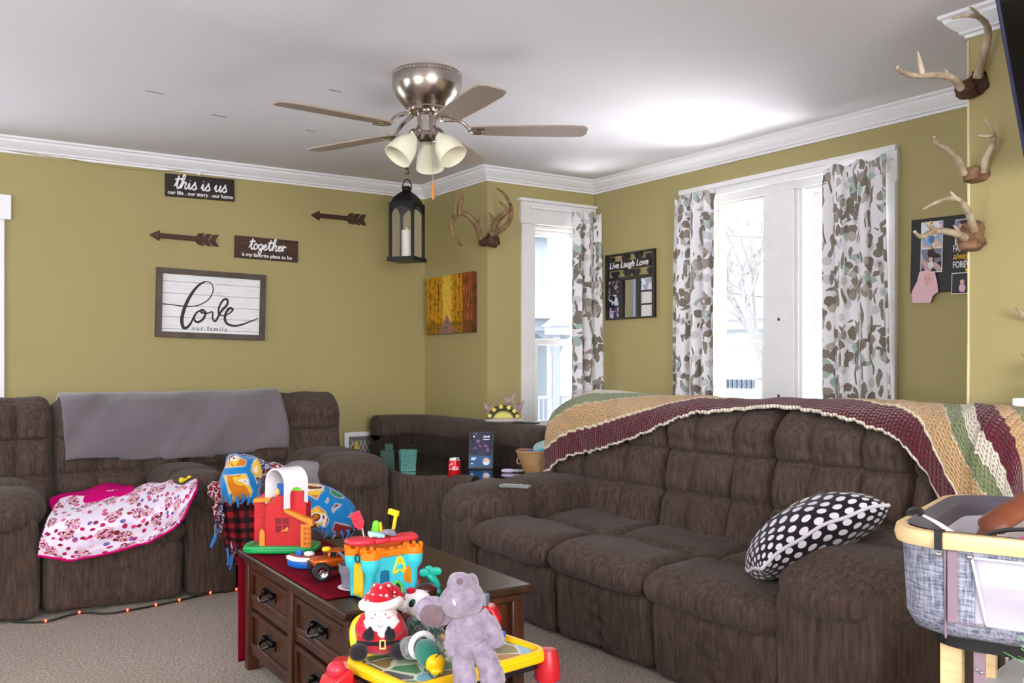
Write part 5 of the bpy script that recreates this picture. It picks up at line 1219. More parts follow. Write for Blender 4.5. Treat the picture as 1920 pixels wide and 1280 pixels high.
for k, a in enumerate((12, 40, 68, 100, 132, 165)):
    c = Vector((.088*math.cos(R(a)), -.018, .022+.076*math.sin(R(a)))); b = MB()
    for j in range(5): w_2 = 2*math.pi*j/5+k; b.ell(c+Vector((.008*math.cos(w_2), 0, .008*math.sin(w_2))), (.0065, .004, .0065), 3)
    b.ell(c+Vector((0, -.004, 0)), (.005, .004, .005), 3); b.build('flower', 'flower_yellow', fg)
for (cx, cz2, sc2, rt2) in ((-.098, .085, 1.0, .35), (.035, .135, 1.15, 0), (.100, .095, 1.1, -.35)):
    b = MB()
    for sg in (-1, 1):
        b.prism([(cx, cz2-.03), (cx+sg*.022*sc2+rt2*.02, cz2-.01), (cx+sg*.036*sc2+rt2*.03, cz2+.045*sc2), (cx+sg*.014*sc2+rt2*.02, cz2+.022*sc2), (cx+rt2*.02, cz2+.0)], -.004, .004, 'xz')
    b.ell((cx, -.002, cz2-.01), (.011, .010, .028), 5); b.ell((cx+.002, -.004, cz2+.024), (.008, .008, .009), 4); b.build('bird', 'mauve_ceramic', fg, bevel=.001)
p = on_x(985, 796, 3.22); tag(MB().bb(-.075, .075, -.03, .03, 0, .012).build('flat_case', 'tablet_black', bevel=.003), 'thin black case lying on the console rim beside the figurine', 'case')
o = bpy.data.objects['flat_case']; o.location = (p.x, p.y-.01, zr+.002); o.rotation_euler = (0, 0, R(-60))
# white lattice panel behind the loveseat
a = on_y(650, 812, 6.08); c = on_y(706, 866, 6.08)
lt = thing('lattice_panel', 'white framed lattice panel on the wall between loveseat and corner console', 'panel', (a.x, 6.13, c.z-.25))
wl_, hl_ = (c.x-a.x)+.06, a.z-c.z+.25
b = MB(); frame(b, 0, wl_, 0, hl_, .03, -.02, .0); b.build('frame', 'white_trim', lt, bevel=.003, smooth=False)
b = MB()
n_ = 9
for k in range(-n_, n_*2):
    for sg in (-1, 1):
        x0 = wl_*k/n_; pts = []
        for t in range(9):
            z = hl_*t/8; x = x0+sg*z*.5
            if .02 < x < wl_-.02 and .02 < z < hl_-.02: pts.append((x, -.010+sg*.002, z))
        if len(pts) > 1: b.tube(pts, .0028, 4)
b.build('lattice', mat('lattice_white', srgb(206, 206, 208), .5), lt)
MB().bb(.0, wl_, -.003, 0, 0, hl_).build('backing', mat('lattice_back', srgb(120, 116, 110), .8), lt, smooth=False)
p = on_y(670, 846, 6.08); MB().puff((p.x, 6.10, p.z), (.018, .014, .04), 2.5, 7).ell((p.x, 6.10, p.z+.05), (.014, .014, .016), 5).build('yellow_toy', 'yellow_plastic', lt, world=True)  # small yellow toy figure, joined to the panel as a part
# ================================================================ toys on the coffee table
def P3(n, r, g, b_, rough=.35, **k): return mat(n, srgb(r, g, b_), rough, **k)
P3('toy_red', 190, 28, 38); P3('toy_orange', 232, 132, 40); P3('toy_green', 18, 150, 78, .3); P3('toy_white', 232, 232, 238, .4); P3('toy_blue', 20, 96, 190); P3('toy_teal', 62, 196, 214); P3('toy_yellow', 240, 196, 30)
P3('toy_bright_orange', 244, 122, 18); P3('toy_lime', 110, 200, 40); P3('toy_black', 18, 18, 20, .5); P3('toy_grey', 128, 122, 136, .4); P3('toy_dark_red', 120, 14, 30); P3('toy_rose', 196, 44, 62)
P3('chrome', 200, 200, 206, .15, metal=1)
FACE = -YAW
# red runner across the table
rn = thing('table_runner', 'dark red cloth runner over the left side of the coffee table', 'runner', (TX, TY, TZ), TR)
mat('runner_red', srgb(104, 8, 26), .95, bump=.3, bscale=150, spec=.05)
def rf(u, v):
    x = -hw+.004+.30*v - .05*math.sin(u*3)*v
    y = -hl+.18+(2*hl-.16)*u
    z = .004+.0015*math.sin(u*30+v*7)
    if y > hl+.004: z -= (y-hl)*1.0; y = hl+.004
    return (x, y, z)
def rf2(u, v):
    t = u*1.55; y = -hl+.16+t; x = -hw+.006+.33*v; z = .004+.001*math.sin(t*40+v*5)
    if y > hl+.006: z = .002-min(y-hl, .44); y = hl+.010+.006*math.sin(v*9)
    return (x, y, z)
b = MB().grid(rf2, 90, 10); b.build('cloth', 'runner_red', rn, solid=.0025, angle=180)
# ---- barn
p = on_z(520, 1036, TZ+.004); bx = p
barn = thing('toy_barn', 'red toy barn with white arched roof and green base on the coffee table', 'toy barn', (p.x+.02, p.y-.01, TZ+.006), R(FACE))
b = MB().puff((-.012, .035, .013), (.138, .088, .014), (5, 5, 4), 10); b.puff((-.012, -.035, .020), (.13, .014, .010), (6, 3, 3), 7); b.puff((-.128, .02, .022), (.018, .06, .010), 3, 6)
b.build('base', 'toy_green', barn)
k_ = .000465
zz = lambda Y: (965-Y)*k_
xx = lambda X: (X-640)*k_
b = MB().prism([(xx(500), .022), (xx(500), zz(600)), (xx(600), zz(500)), (xx(828), zz(560)), (xx(828), .022)], -.012, -.004, 'xz')
b.bb(xx(500), xx(507), -.006, .07, .022, zz(600)).bb(xx(820), xx(828), -.006, .07, .022, zz(570)); b.bb(xx(500), xx(828), .064, .072, .022, zz(570))
b.prism([(xx(500), zz(600)), (xx(600), zz(500)), (xx(608), zz(508)), (xx(508), zz(612))], -.012, .03, 'xz')
b.bb(xx(700), xx(800), -.010, .03, zz(560), zz(470))
b.build('barn_wall', 'toy_red', barn, bevel=.002, smooth=False)
w = MB().bb(xx(582), xx(690), -.0135, -.0118, zz(800), zz(685)); wn_ = w.build('window', 'toy_dark_red', barn, smooth=False)
b = MB().bb(xx(632), xx(642), -.0155, -.0125, zz(800), zz(685)).bb(xx(582), xx(690), -.0155, -.0125, zz(745), zz(737)); b.build('window_bar', 'toy_red', wn_, smooth=False)
MB().prism([(xx(620), zz(795)), (xx(690), zz(790)), (xx(684), zz(752)), (xx(650), zz(780))], -.0165, -.014, 'xz').build('paper_scrap', 'toy_orange', wn_, smooth=False)
b = MB().prism([(xx(378), .03), (xx(378), zz(560)), (xx(410), zz(540)), (xx(500), zz(470)), (xx(520), zz(330)), (xx(500), zz(330)), (xx(495), .03)], .045, .053, 'xz').bb(xx(378), xx(385), .045, .10, .03, zz(560)); b.bb(xx(400), xx(475), .0435, .046, zz(700), zz(590))
b.build('side_wall', 'toy_red', barn, bevel=.002, smooth=False)
MB().prism([(xx(392), zz(568)), (xx(400), zz(535)), (xx(545), zz(528)), (xx(520), zz(562))], .0, .045, 'xz').build('ledge', 'toy_orange', barn, bevel=.002, smooth=False)
MB().prism([(xx(660), zz(590)), (xx(850), zz(676)), (xx(898), zz(688)), (xx(902), zz(742)), (xx(880), zz(736)), (xx(860), zz(724)), (xx(672), zz(630))], -.05, -.012, 'xz').build('awning', 'toy_orange', barn, bevel=.003, smooth=False)
ld = MB().bb(xx(800), xx(882), -.048, -.036, .026, zz(725)).build('ladder_board', 'toy_orange', barn, bevel=.002, smooth=False)
b = MB()
for kk in range(4):
    for j in range(2): b.bb(xx(826)+j*.014, xx(826)+j*.014+.010, -.0495, -.047, .036+kk*.018, .048+kk*.018)
b.build('ladder_slots', mat('toy_orange_dark', srgb(176, 92, 20), .5), ld, smooth=False, weld=False)
MB().prism([(xx(455), .022), (xx(458), zz(790)), (xx(478), zz(770)), (xx(500), zz(800)), (xx(500), .022)], -.02, -.012, 'xz').build('gate', 'toy_orange', barn, bevel=.002, smooth=False)
# white roof arch
b = MB(); b.M = Matrix.Translation((xx(652), .02, 0)) @ Matrix.Rotation(R(-38), 4, 'Z')
z0, zs_, r_ = .180, .258, .058
def arch_band(bm, y0, y1, ro, ri, zbase):
    pts_o = [(ro, zbase)]+[(ro*math.cos(math.pi*i/14), zs_+ro*math.sin(math.pi*i/14)) for i in range(15)]+[(-ro, zbase)]
    pts_i = [(ri, zbase)]+[(ri*math.cos(math.pi*i/14), zs_+ri*math.sin(math.pi*i/14)) for i in range(15)]+[(-ri, zbase)]
    for i in range(len(pts_o)-1):
        if i == 0: continue
        bm.prism([pts_o[i], pts_o[i+1], pts_i[i+1], pts_i[i]], y0, y1, 'xz')
arch_band(b, -.052, .056, r_, r_-.006, z0)
# right-hand side wall of the roof, with an arched window
for y0, y1 in ((-.052, -.028), (.028, .056)): b.bb(r_-.006, r_, y0, y1, z0-.01, zs_+.002)
for i in range(10):
    a0_, a1_ = math.pi*i/10, math.pi*(i+1)/10
    b.prism([(-.028*math.cos(a0_), zs_-.040+.028*math.sin(a0_)), (-.028*math.cos(a1_), zs_-.040+.028*math.sin(a1_)), (-.028*math.cos(a1_), zs_+.002), (-.028*math.cos(a0_), zs_+.002)], r_-.006, r_, 'yz')
b.build('arched_roof', 'toy_white', barn, smooth=False, weld=False)
b = MB().puff((xx(560), .06, .21), (.014, .012, .03), 3, 6); b.build('slide', 'toy_yellow', barn)
MB().bb(xx(550), xx(640), .05, .058, .18, .25).build('back_panel', 'toy_blue', barn, smooth=False)
MB().tube([(xx(745), .0, .235), (xx(745), .004, .235)], .017, 16).build('round_insert', 'toy_lime', barn)
# ---- boat
p = on_z(566, 1064, TZ+.006); boat = thing('toy_boat', 'blue and white toy boat with red deck, between the barn and the orange truck', 'toy boat', (p.x, p.y, TZ+.006), R(FACE-14))
def hull(y, z0_, z1_, s_): return [(-.062*s_, z1_), (-.05*s_, z0_)]
def boat_f(pt, q): t = max(0, -q[0]); return (pt.x, pt.y*(1-.75*t*t), pt.z*(1)+.004*t)
MB().puff((0, 0, .012), (.055, .024, .014), (3.5, 2.6, 5), 9, boat_f).build('hull', 'toy_blue', boat)
MB().puff((0, 0, .031), (.059, .027, .009), (3.5, 2.6, 5), 9, boat_f).build('bulwark', 'toy_white', boat)
MB().puff((0, 0, .0405), (.048, .019, .003), (3.5, 2.6, 5), 7, boat_f).build('deck', mat('deck_brown', srgb(150, 60, 34), .5), boat)
MB().puff((-.008, -.004, .052), (.011, .008, .012), 4, 6).build('cabin', 'toy_blue', boat)
MB().puff((.028, 0, .050), (.02, .012, .008), 3, 6, fn=lambda p_, q: p_*(1+.2*noise1(q[0]*5, 2))).build('cargo', 'toy_white', boat)
# ---- orange pickup with big wheels
p = on_z(622, 1086, TZ+.006); tk = thing('toy_truck', 'metallic orange toy pickup truck with oversized black wheels beside the grey pot', 'toy truck', (p.x+.02, p.y+.02, TZ+.006), R(FACE+22))
P3('metal_orange', 190, 84, 16, .25, metal=.5)
MB().puff((0, 0, .056), (.082, .034, .016), (6, 5, 4), 10).build('truck_body', 'metal_orange', tk)
MB().puff((.004, 0, .080), (.038, .029, .017), (3.5, 4, 3), 9, fn=lambda pt, q: (pt.x*(1-.18*max(0, q[2])), pt.y, pt.z)).build('cab', 'metal_orange', tk)
b = MB()
for sg in (-1, 1): b.bb(-.022, -.002, sg*.0292-.001, sg*.0292+.001, .074, .090).bb(.004, .026, sg*.0292-.001, sg*.0292+.001, .074, .090)
b.box(-.034, 0, .082, .003, .046, .018, (0, R(-24), 0)); b.build('windows', 'toy_black', tk, smooth=False, weld=False)
MB().bb(.040, .078, -.026, .026, .0725, .076).build('truck_bed', 'toy_black', tk, smooth=False)
b = MB().box(-.084, 0, .050, .006, .058, .018); b.build('grille', 'toy_black', tk, bevel=.002, smooth=False)
MB().bb(-.05, .05, -.02, .02, .028, .042).build('chassis', 'toy_black', tk, smooth=False)
MB().puff((-.030, -.010, .098), (.014, .012, .008), 3, 6).build('driver_sticker', 'toy_yellow', tk)
for x in (-.052, .052):
    for sg in (-1, 1):
        wh = MB().lathe([(.012, -.013), (.026, -.013), (.030, -.009), (.031, -.003), (.031, .003), (.030, .009), (.026, .013), (.012, .013)], (x, sg*.040, .031), 22, rot=(R(90), 0, 0)).build('wheel', 'toy_black', tk)
        b = MB().lathe([(0, 0), (.006, .002), (.008, 0), (.015, .001), (.018, .003), (.018, -.006), (0, -.006)], (x, sg*.0535, .031), 14, rot=(R(90 if sg < 0 else -90), 0, 0)); b.build('hubcap', 'chrome', wh)
# ---- grey pot on a white saucer
p = on_z(663, 1104, TZ+.006); sau = MB().lathe([(0, 0), (.03, 0), (.052, .006), (.054, .008), (.050, .009), (.03, .003), (0, .003)], n=32).build('saucer', 'toy_white'); sau.location = (p.x+.005, p.y, TZ+.006); tag(sau, 'white toy saucer under the grey pot', 'saucer')
pot = thing('toy_pot', 'grey toy cooking pot with a handle standing on the white saucer', 'pot', (p.x+.005, p.y, TZ+.010), R(FACE))
MB().lathe([(0, 0), (.034, 0), (.041, .006), (.045, .046), (.050, .052), (.050, .070), (.052, .074), (.049, .076), (.046, .070), (.040, .008), (0, .005)], n=34).build('pot_body', 'toy_grey', pot)
MB().tube(cr([(-.012, -.02, .078), (-.03, -.018, .098), (-.048, -.01, .112)], 4), [.009, .012], 8, flat=.35).build('handle', 'toy_grey', pot)
# ---- turquoise castle
p = on_z(722, 1122, TZ+.004); cs = thing('toy_castle', 'turquoise activity castle with orange battlements and yellow door on the coffee table', 'toy castle', (p.x+.02, p.y+.05, TZ+.006), R(FACE+40))
cw, cd, chh = .080, .05, .124
b = MB().prism([(-cw-.008, 0), (cw+.004, 0), (cw-.004, chh*.5), (cw+.002, chh), (-cw, chh), (-cw-.002, chh*.5)], -cd, cd, 'xz'); b.build('castle_body', 'toy_teal', cs, bevel=.008, seg=3, smooth=True, angle=30)
for x, y in ((-cw+.004, -cd+.002), (cw-.002, -cd+.004), (-cw+.004, cd-.004), (cw-.002, cd-.004)):
    tw = MB().lathe([(.012, 0), (.014, chh*.62), (.026, chh*.74), (.029, chh*.86), (.029, chh+.002)], (x, y, 0), 22).build('tower', 'toy_teal', cs)
    b = MB().lathe([(.0295, chh), (.0295, chh+.022), (.024, chh+.022), (.024, chh+.008), (0, chh+.008)], (x, y, 0), 22)
    for k in range(7): a = 2*math.pi*k/7; b.box(x+.0268*math.cos(a), y+.0268*math.sin(a), chh+.026, .008, .010, .010, (0, 0, a))
    b.build('battlement', 'toy_bright_orange', tw)
b = MB().bb(-cw+.01, cw-.01, -cd-.006, cd+.004, chh, chh+.020)
for k in range(4): b.bb(-cw+.036+k*.032, -cw+.050+k*.032, -cd-.006, -cd+.002, chh+.020, chh+.028)
b.build('parapet', 'toy_bright_orange', cs, bevel=.003, smooth=False)
yd = -cd-.0005
def ring(bm, pts, y0, y1, t): # rounded frame following a closed outline
    P = cr([(x, y0, z) for x, z in pts], 5, closed=True); P.append(P[0]); bm.tube(P, t, 6)
tri = [(.002, .074), (.018, .115), (.025, .118), (.034, .112), (.046, .074), (.034, .072), (.024, .080), (.012, .072)]
b = MB().prism([(x, z) for x, z in [(p_.x, p_.z) for p_ in cr([(x, 0, z) for x, z in tri], 4, closed=True)]], yd-.0008, yd+.001, 'xz'); h1 = b.build('triangle_cutout', 'toy_yellow', cs, smooth=False)
b = MB(); ring(b, tri, yd-.001, 0, .0028); b.build('cutout_rim', mat('rim_yellow', srgb(222, 214, 60), .4), h1)
MB().puff((.024, yd-.0015, .088), (.012, .002, .010), 2.5, 5).build('peeking_shape', 'toy_teal', h1)
b = MB().puff((.060, yd-.0005, .060), (.019, .002, .024), 2, 8); h2_ = b.build('round_cutout', mat('amber_toy', srgb(206, 134, 16), .3), cs)
b = MB().tube([(.060+.019*math.cos(a), yd-.0015, .060+.024*math.sin(a)) for a in [2*math.pi*i/26 for i in range(27)]], .003, 6); b.build('cutout_rim', 'toy_bright_orange', h2_)
b = MB().puff((-.028, yd-.0005, .062), (.016, .002, .022), 5, 7); b.build('door_recess', mat('toy_deep_teal', srgb(16, 106, 150), .4), cs)
b = MB().prism([(.000, .0), (.002, .028), (.014, .042), (.028, .030), (.032, .0)], yd-.0015, yd+.001, 'xz'); a_ = b.build('archway', mat('arch_dark', srgb(20, 50, 60), .5), cs, smooth=False)
b = MB().tube(cr([(.000, yd-.002, .0), (.000, yd-.002, .028), (.015, yd-.002, .044), (.030, yd-.002, .030), (.034, yd-.002, .0)], 5), .0035, 7); b.build('lime_arch', 'toy_lime', a_)
# yellow slatted door on the left face
b = MB().prism([(-.028, .006), (.026, .006), (.026, .082), (.014, .105), (0, .112), (-.016, .105), (-.028, .082)], -.004, .002, 'xz', Matrix.Translation((-cw-.006, 0, 0)) @ Matrix.Rotation(R(-90), 4, 'Z'))
dr = b.build('door', mat('door_gold', srgb(216, 166, 16), .4), cs, bevel=.002, smooth=False)
b = MB()
for k in range(4): b.box(-cw-.0105, -.018+k*.012, .055, .003, .007, .088)
b.build('door_slats', mat('slat_yellow', srgb(240, 204, 50), .4), dr, bevel=.001, smooth=False)
b = MB().tube([(-cw-.016, -.006+.012*math.cos(a), .122+.012*math.sin(a)) for a in [2*math.pi*i/18 for i in range(19)]], .002, 5); b.build('cord_loop', 'toy_black', cs)
# items on top of the castle
top = chh+.034
def on_castle(name, label, cat, x, y, z=top, rz=24): 
    loc = Matrix.Translation(cs.location) @ Matrix.Rotation(R(FACE+40), 4, 'Z') @ Vector((x, y, z)); return thing(name, label, cat, loc, R(FACE+rz))
gt = on_castle('toy_guitar', 'flat red toy guitar lying across the top of the castle', 'toy guitar', -.005, -.0, top-.002, 26)
b = MB().puff((-.068, 0, .012), (.048, .040, .012), 3, 9).puff((-.022, 0, .012), (.045, .032, .012), 3, 9).puff((.055, .012, .010), (.062, .024, .009), 6, 7); b.build('guitar_body', 'toy_rose', gt)
b = MB().bb(.05, .11, -.004, .034, .018, .022); b.build('fretboard', 'toy_rose', gt, bevel=.002, smooth=False)
spt = on_castle('toy_spatula', 'red toy spatula standing up out of the castle pile', 'toy spatula', -.058, .02, top+.018, -24)
b = MB(); b.M = Matrix.Rotation(R(-14), 4, 'Y'); b.tube([(0, 0, 0), (0, 0, .03)], .004, 7); b.build('handle', 'chrome', spt)
b = MB(); b.M = Matrix.Rotation(R(-26), 4, 'Y'); b.prism([(-.004, .026), (.008, .026), (.021, .042), (.021, .082), (-.017, .082), (-.017, .042)], -.002, .003, 'xz'); b.build('blade', 'toy_rose', spt, bevel=.0015, smooth=False)
hm = on_castle('toy_hammer', 'yellow toy hammer standing on the castle pile', 'toy hammer', .045, .02, top+.018, -24)
b = MB(); b.M = Matrix.Rotation(R(12), 4, 'Y'); b.box(0, 0, .028, .010, .009, .06); b.build('handle', 'toy_yellow', hm, bevel=.002, smooth=False)
b = MB(); b.M = Matrix.Rotation(R(12), 4, 'Y'); b.box(-.010, 0, .066, .036, .014, .018); b.build('hammer_head', 'toy_yellow', hm, bevel=.003, smooth=False)
gr_ = on_castle('toy_figure', 'small lime green toy figure with yellow back between spatula and hammer', 'toy', -.012, .015, top+.02, -24)
MB().puff((-.006, 0, .024), (.012, .009, .022), 2.6, 7).puff((-.014, -.004, .018), (.006, .006, .006), 2, 4).build('body', 'toy_lime', gr_)
MB().box(.012, 0, .022, .006, .010, .040, (0, R(-8), 0)).build('back', 'toy_yellow', gr_, bevel=.002, smooth=False)
for i, (x, y, m_, lab, h) in enumerate(((-.035, -.015, 'pale_blue_toy', 'pale blue toy piece lying on the red guitar', (.024, .014, .008)), (.012, -.012, 'toy_grey', 'grey toy piece on the red guitar in front of the hammer', (.022, .012, .010)), (-.052, -.012, 'googly_white', 'tiny round white toy piece at the left on the red guitar', (.007, .006, .007)), (.030, -.018, 'toy_black', 'tiny black toy piece on the red guitar below the hammer', (.008, .007, .007)))):
    if m_ == 'pale_blue_toy': P3(m_, 150, 196, 222)
    if m_ == 'googly_white': P3(m_, 220, 214, 200)
    loc = Matrix.Translation(cs.location) @ Matrix.Rotation(R(FACE+40), 4, 'Z') @ Vector((x, y, top+.030))
    o = MB().puff((0, 0, 0), h, 2.6, 7, fn=lambda p_, q, i=i: p_*(1+.2*noise1(q[0]*3+q[1]*2, i))).build('toy_piece', m_); o.location = loc; o.rotation_euler = (0, .2, R(FACE+30*i)); tag(o, lab, 'toy')
# things behind the castle
p = on_z(800, 1116, TZ)
dn = thing('toy_fish', 'turquoise toy with a fanned tail standing behind the castle', 'toy', (p.x+.02, p.y+.01, TZ), R(FACE))
b = MB().tube(cr([(.022, 0, .006), (.020, 0, .03), (.004, 0, .05), (-.012, 0, .062)], 5), [.007, .010, .012, .009], 9); b.puff((.020, 0, .008), (.011, .009, .009), 2.3, 5); b.build('body', 'toy_teal_green' if 'toy_teal_green' in MATS else P3('toy_teal_green', 24, 158, 142), dn)
b = MB(); b.puff((-.020, 0, .066), (.017, .006, .013), 2.4, 6).puff((.014, 0, .070), (.020, .006, .013), 2.4, 6).puff((-.006, 0, .078), (.012, .006, .010), 2.4, 6); b.build('tail_fan', 'toy_teal_green', dn)
p = on_z(799, 1122, TZ); tag(MB().puff((p.x, p.y, TZ+.024), (.034, .030, .024), 2.2, 9).build('brown_ball', mat('toy_brown', srgb(62, 22, 22), .25)), 'glossy dark brown rounded toy behind the white plush', 'toy')
p = on_z(790, 1106, TZ); tag(MB().cyl((p.x, p.y+.03, TZ), (p.x, p.y+.03, TZ+.085), .009).cyl((p.x, p.y+.03, TZ), (p.x, p.y+.03, TZ+.03), .018, .012).build('toy_tube', 'toy_rose'), 'upright red toy peg right of the castle', 'toy')
# ================================================================ plastic play table
ZT = .406
pt_ = thing('play_table', 'yellow topped play table with red corners and blue legs before the coffee table', 'play table', (1.235, 2.13, 0), R(7))
tw2, td2 = .235, .165
def rrect(w_, d_, r_, n=6):
    out = []
    for cx, cy, a0_ in ((w_-r_, d_-r_, 0), (-w_+r_, d_-r_, 90), (-w_+r_, -d_+r_, 180), (w_-r_, -d_+r_, 270)):
        for k in range(n+1): a = R(a0_+90*k/n); out.append((cx+r_*math.cos(a), cy+r_*math.sin(a)))
    return out
mat('play_yellow', srgb(244, 190, 10), .3)
MB().prism(rrect(tw2, td2, .055), ZT-.030, ZT-.012, 'xy').build('tray', 'play_yellow', pt_, bevel=.006, seg=3, smooth=True, angle=30)
b = MB(); P = [(x, y, ZT-.012) for x, y in rrect(tw2-.016, td2-.016, .042)]; P.append(P[0]); b.tube(P, .016, 10, flat=.8); b.build('rolled_rim', 'play_yellow', pt_)
MB().prism(rrect(tw2-.02, td2-.02, .04), ZT-.050, ZT-.030, 'xy').build('underside', 'toy_black', pt_, smooth=False)
ps = NT('play_print', rough=.3); v = ps.coord(); w1 = ps.vadd(v, ps.noise(v, 9, 2, color=True), .04)
cc = ps.vor(w1, 13, 'F1', 1, out='Color', dim='3D'); edge_ = ps.vor(w1, 13, 'DISTANCE_TO_EDGE', 1, dim='3D')
base_ = ps.ramp(ps.sep(cc)[0], [(0, srgb(128, 118, 70)), (.25, srgb(84, 136, 96)), (.45, srgb(170, 186, 160)), (.6, srgb(176, 120, 56)), (.75, srgb(90, 96, 100)), (.88, srgb(120, 176, 196))], const=True)
ps.color(ps.mix(ps.math('LESS_THAN', edge_, .05), base_, srgb(206, 206, 186)))
MB().prism(rrect(tw2-.034, td2-.034, .03), ZT-.013, ZT-.008, 'xy').build('activity_sheet', 'play_print', pt_, smooth=False)
for sx in (-1, 1):
    for sy in (-1, 1):
        cx, cy = sx*(tw2-.008), sy*(td2-.02)
        sk = MB().lathe([(.034, ZT-.085), (.036, ZT-.07), (.030, ZT-.02), (.024, ZT-.004), (.0, ZT-.0)], (cx, cy, 0), 22).build('corner_socket', 'toy_red', pt_)
        MB().cyl((cx, cy, ZT-.08), (cx+sx*.03, cy+sy*.02, 0), .028, .024, 20).build('leg', mat('leg_blue', srgb(26, 138, 226), .3), pt_)
# red studded side shelf on the left
ss = MB().bb(-tw2-.085, -tw2-.01, -td2-.03, td2-.07, ZT-.14, ZT-.055)
ss.prism([(-tw2-.088, ZT-.15), (-tw2-.02, ZT-.15), (-tw2-.02, ZT-.01), (-tw2-.03, ZT), (-tw2-.075, ZT-.02), (-tw2-.088, ZT-.05)], td2-.12, td2-.05, 'xz')
sp2 = ss.build('side_shelf', 'toy_red', pt_, bevel=.010, seg=3, smooth=True, angle=30)
b = MB()
for k in range(4):
    b.cyl((-tw2-.048, -td2+.00+k*.052, ZT-.056), (-tw2-.048, -td2+.0+k*.052, ZT-.036), .019, .017, 18)
b.ell((-tw2-.052, td2-.085, ZT-.004), (.024, .024, .022), 7)
b.build('studs', 'toy_rose', sp2)
# yellow arched panel behind the Santa
b = MB()
P = [(-tw2+.03, td2-.055, ZT-.01), (-tw2+.022, td2-.045, ZT+.05), (-tw2+.030, td2-.04, ZT+.085), (-tw2+.06, td2-.035, ZT+.098), (-tw2+.12, td2-.03, ZT+.098), (-tw2+.155, td2-.03, ZT+.085), (-tw2+.165, td2-.03, ZT+.04), (-tw2+.165, td2-.03, ZT-.01)]
b.tube(cr(P, 5), .010, 8, flat=1); b.build('arched_handle', 'toy_yellow', pt_)
b = MB().prism([(-tw2+.03, ZT-.01), (-tw2+.03, ZT+.08), (-tw2+.06, ZT+.095), (-tw2+.12, ZT+.095), (-tw2+.155, ZT+.08), (-tw2+.16, ZT-.01)], td2-.036, td2-.030, 'xz'); b.build('arched_panel', 'toy_yellow', pt_, smooth=False)
def on_tray(px, py, z=ZT): return on_z(px, py, z)
# ---- Santa plush
mat('plush_red', srgb(178, 14, 40), .95, sheen=.3, bump=.2, bscale=200); mat('plush_white', srgb(236, 232, 238), .95, sheen=.3, bump=.5, bscale=140); mat('plush_black', srgb(20, 17, 24), .95, sheen=.15); mat('plush_skin', srgb(236, 208, 212), .9); mat('gold_trim', srgb(232, 206, 130), .5)
dt = NT('red_dotted', rough=.95, sheen=.3); v = dt.coord(); dt.color(dt.mix(dt.math('LESS_THAN', dt.vor(v, 62, 'F1', .45, dim='3D'), .24), srgb(178, 14, 34), srgb(240, 226, 230)))
p = on_tray(713, 1224); sn_ = thing('santa_plush', 'round red Santa plush with dotted hat sitting at the left of the play table', 'plush toy', (p.x, p.y+.0, ZT), R(FACE+4))
bd = MB().puff((0, 0, .062), (.070, .052, .062), 2.3, 16, fn=lambda pt, q: (pt.x*(1-.30*q[2]), pt.y*(1-.12*q[2]), pt.z)).build('body', 'plush_red', sn_)
b = MB().puff((0, 0, .040), (.0775, .0545, .010), (2.3, 2.3, 4), 12); b.build('belt', 'plush_black', sn_)
b = MB()
for q in ((-.012, .004, .028, .031), (-.012, .004, .049, .052), (-.012, -.009, .028, .052), (.001, .004, .028, .052)): b.bb(q[0]+.014, q[1]+.014, -.060, -.054, q[2], q[3])
b.build('buckle', 'gold_trim', sn_, smooth=False, weld=False)
hd = MB().puff((.004, -.022, .108), (.042, .032, .032), 2.3, 12).build('face', 'plush_skin', sn_)
b = MB().puff((.006, -.034, .090), (.046, .024, .026), 2.2, 12, fn=lambda pt, q: (pt.x*(1+.04*math.sin(q[2]*12)), pt.y, pt.z)).puff((.008, -.040, .066), (.020, .014, .022), 2, 8); b.build('beard', 'plush_white', sn_)
b = MB()
for sx in (-1, 1): b.ell((.004+sx*.013, -.0535, .116), (.0020, .0012, .0020), 3)
b.tube(cr([(.000, -.0595, .101), (.003, -.061, .098), (.006, -.0605, .103)], 3), .0007, 4); b.tube(cr([(-.004, -.0595, .090), (.004, -.061, .086), (.013, -.0595, .091)], 4), .0008, 4); b.build('embroidered_face', 'plush_black', sn_)
b = MB()
for sx in (-1, 1): b.ell((.004+sx*.021, -.0535, .107), (.006, .002, .003), 4)
b.build('cheeks', mat('cheek_pink', srgb(232, 150, 160), .9), sn_)
b = MB().tube([(.004+.047*math.cos(a), -.014+.036*math.sin(a), .136+.004*math.cos(a)) for a in [2*math.pi*i/24 for i in range(25)]], .0135, 9); b.build('hat_brim', 'plush_white', sn_)
b = MB().tube(cr([(.004, -.012, .134), (.006, -.008, .150), (.016, .0, .162), (.034, .002, .160), (.052, -.004, .146), (.058, -.008, .136)], 6), [.046, .038, .024, .018, .014, .010], 18); b.build('hat', 'red_dotted', sn_)
b = MB(); lump(b, (.062, -.012, .130), (.014, .012, .012), 4, 2, .12, 8); b.build('pompom', 'plush_white', sn_)
for sx in (-1, 1):
    b = MB().tube(cr([(sx*.036, -.012, .096), (sx*.050, -.030, .078), (sx*.034, -.050, .064)], 5), [.017, .016, .013], 10); ar = b.build('arm', 'plush_red', sn_)
    MB().puff((sx*.027+.002, -.056, .064), (.014, .011, .016), 2.3, 7).puff((sx*.024+.002, -.058, .078), (.006, .006, .009), 2, 4).build('mitten', 'plush_black', ar)
    MB().puff((sx*.052, -.050, .020), (.024, .030, .022), 2.2, 9).build('boot', 'plush_black', sn_)
